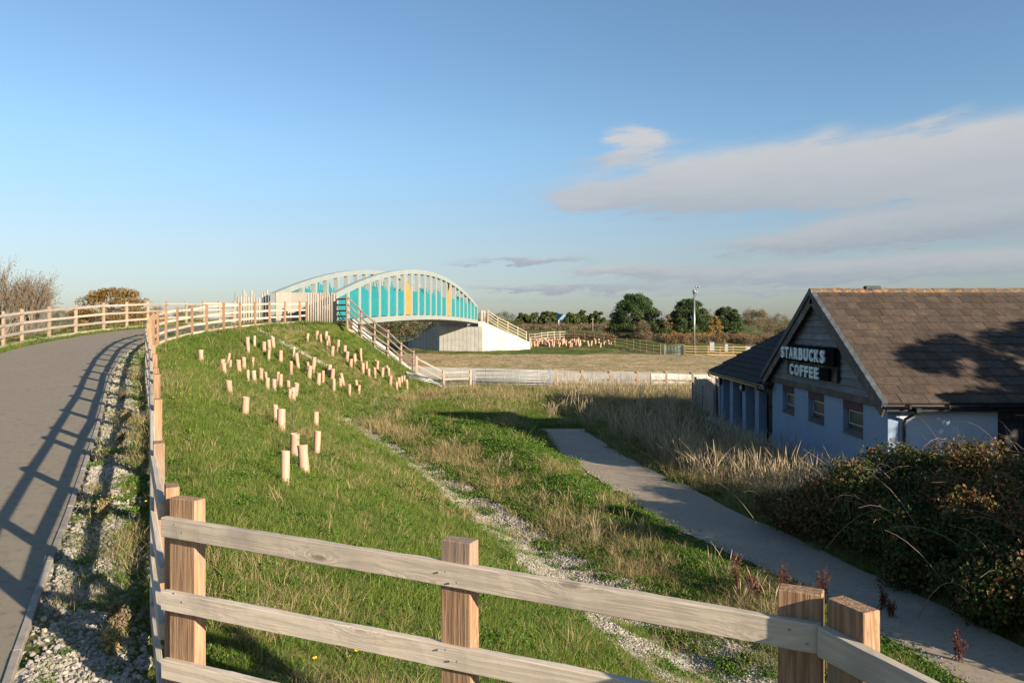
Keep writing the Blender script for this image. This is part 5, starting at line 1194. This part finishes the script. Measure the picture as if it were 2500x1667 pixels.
# loose grit along the worn left margin of the footpath
y = RNG.uniform(9, 27, 900); x = track_l(y)+RNG.normal(size=900)*.16+.05; sp.append(np.stack([x, y, np.maximum(height(x, y), .03)], 1)); ss_.append(RNG.uniform(.012, .04, 900))
scatter('gravel', 'pale limestone chippings along the kerb and in the drain', 'gravel', cat_(sp), RNG.integers(0, 5, sum(map(len, sp))), [stone(580+k) for k in range(5)], cat_(ss_), .6)

# ------------------------------------------------------------------ weeds, docks, saplings, dandelions
def dock(label, x, y, H, seed, n=9, group=None, mt=None):
    mt = mt or M_DOCK
    rng = np.random.default_rng(seed); z = hz(x, y); root = thing('dock_plant', (x, y, z), label, 'plant', group); T = Matrix.Translation((x, y, z)); mb = MB(); C = []
    for k in range(n):
        a = rng.uniform(0, 6.283); ln = rng.uniform(.05, .3)*H; h = H*rng.uniform(.55, 1); P = [(0.04*rng.normal(), .04*rng.normal(), 0), (ln*.4*math.cos(a), ln*.4*math.sin(a), h*.5), (ln*math.cos(a), ln*math.sin(a), h)]
        mb.tube(P, [.006,.005,.002], 4, cap=False)
        for j in range(60): t = rng.uniform(.35, 1); q = np.array(P[1])*(1-t)*2*0+np.array([ln*t*math.cos(a), ln*t*math.sin(a), h*t]); C.append(q+rng.normal(size=3)*.018)
    mb.obj('stems', mt, root, T); V, Q = leaf_quads(np.array(C), .012, rng); obj('seed_heads', fast_mesh('seed_heads', V, Q, mt), root, T)
for i, (px, pyy, H) in enumerate([(1800,1440,.6),(1830,1455,.48),(1850,1470,.4),(1910,1455,.55),(2010,1470,.62),(1985,1480,.45),(2155,1490,.4),(2340,1615,.45),(2175,1510,.3),(1960,1490,.4)]):
    x, y, _ = hit(px, pyy, 5); dock('rust-red dock seed stems at the edge of the footpath', x, y, H, 600+i, group='dock plants by the footpath')
for i, (px, pyy) in enumerate([(300,980),(310,1035),(295,1090),(255,1275),(290,1560),(270,1600)]):
    x, y, _ = hit(px, pyy); dock('brown withered weed clump in the gravel strip by the kerb', x, y, .26 if i < 5 else .18, 620+i, 14, 'withered weeds by the kerb', M_DRY if i % 2 else M_BROWN)
def sapling(label, px, pyy, H, seed):
    x, y, z = hit(px, pyy); rng = np.random.default_rng(seed); root = thing('sapling', (x, y, z), label, 'sapling'); T = Matrix.Translation((x, y, z)); mb = MB(); C = []
    mb.tube([(0,0,-.05),(.02,0,H*.5),(0,.01,H)], [.010,.007,.003], 5)
    for k in range(14):
        h = H*rng.uniform(.45, .98); a = rng.uniform(0, 6.283); L = rng.uniform(.06, .2); e = (L*math.cos(a), L*math.sin(a), h+L*.6); mb.tube([(0.01,0,h), e], [.004,.0015], 4); C.append(e)
    mb.obj('stem', M_BARK, root, T); V, Q = leaf_quads(np.array(C*4)+rng.normal(size=(len(C)*4,3))*.02, .014, rng); obj('leaves', fast_mesh('leaves', V, Q, M_DOCK), root, T)
sapling('thin dark sapling standing above the cluster of tree guards', 713, 1108, 1.0, 700)
sapling('small green sapling in the top of a tree guard', 743, 1149, .62, 701)
M_PET = simple('dandelion_petal', (.85,.55,.02), (.8,.48,.02), 20, .6, 0, 0, .1)
for i, (px, pyy) in enumerate([(430,880),(438,883),(447,881),(455,884),(440,956),(441,972),(464,974),(423,983),(595,816),(607,817),(1227,1150),(1275,1155),(1290,1152),(870,1626),(768,1645),(357,1249)]):
    x, y, z = hit(px, pyy); d = thing('dandelion', (x, y, z), 'small yellow dandelion flower dotted in the grass', 'flower', 'dandelions in the grass'); T = Matrix.Translation((x, y, z))
    MB().tube([(0,0,0),(0.01,0,.10)], .003, 4).obj('stalk', M_CLOVER, d, T)
    MB().add([(.018*math.cos(k*.785), .018*math.sin(k*.785), .108+.006*(k % 2)) for k in range(8)]+[(0,0,.118),(0,0,.098)], [(k, (k+1) % 8, 8) for k in range(8)]+[((k+1) % 8, k, 9) for k in range(8)]).obj('flower_head', M_PET, d, T)
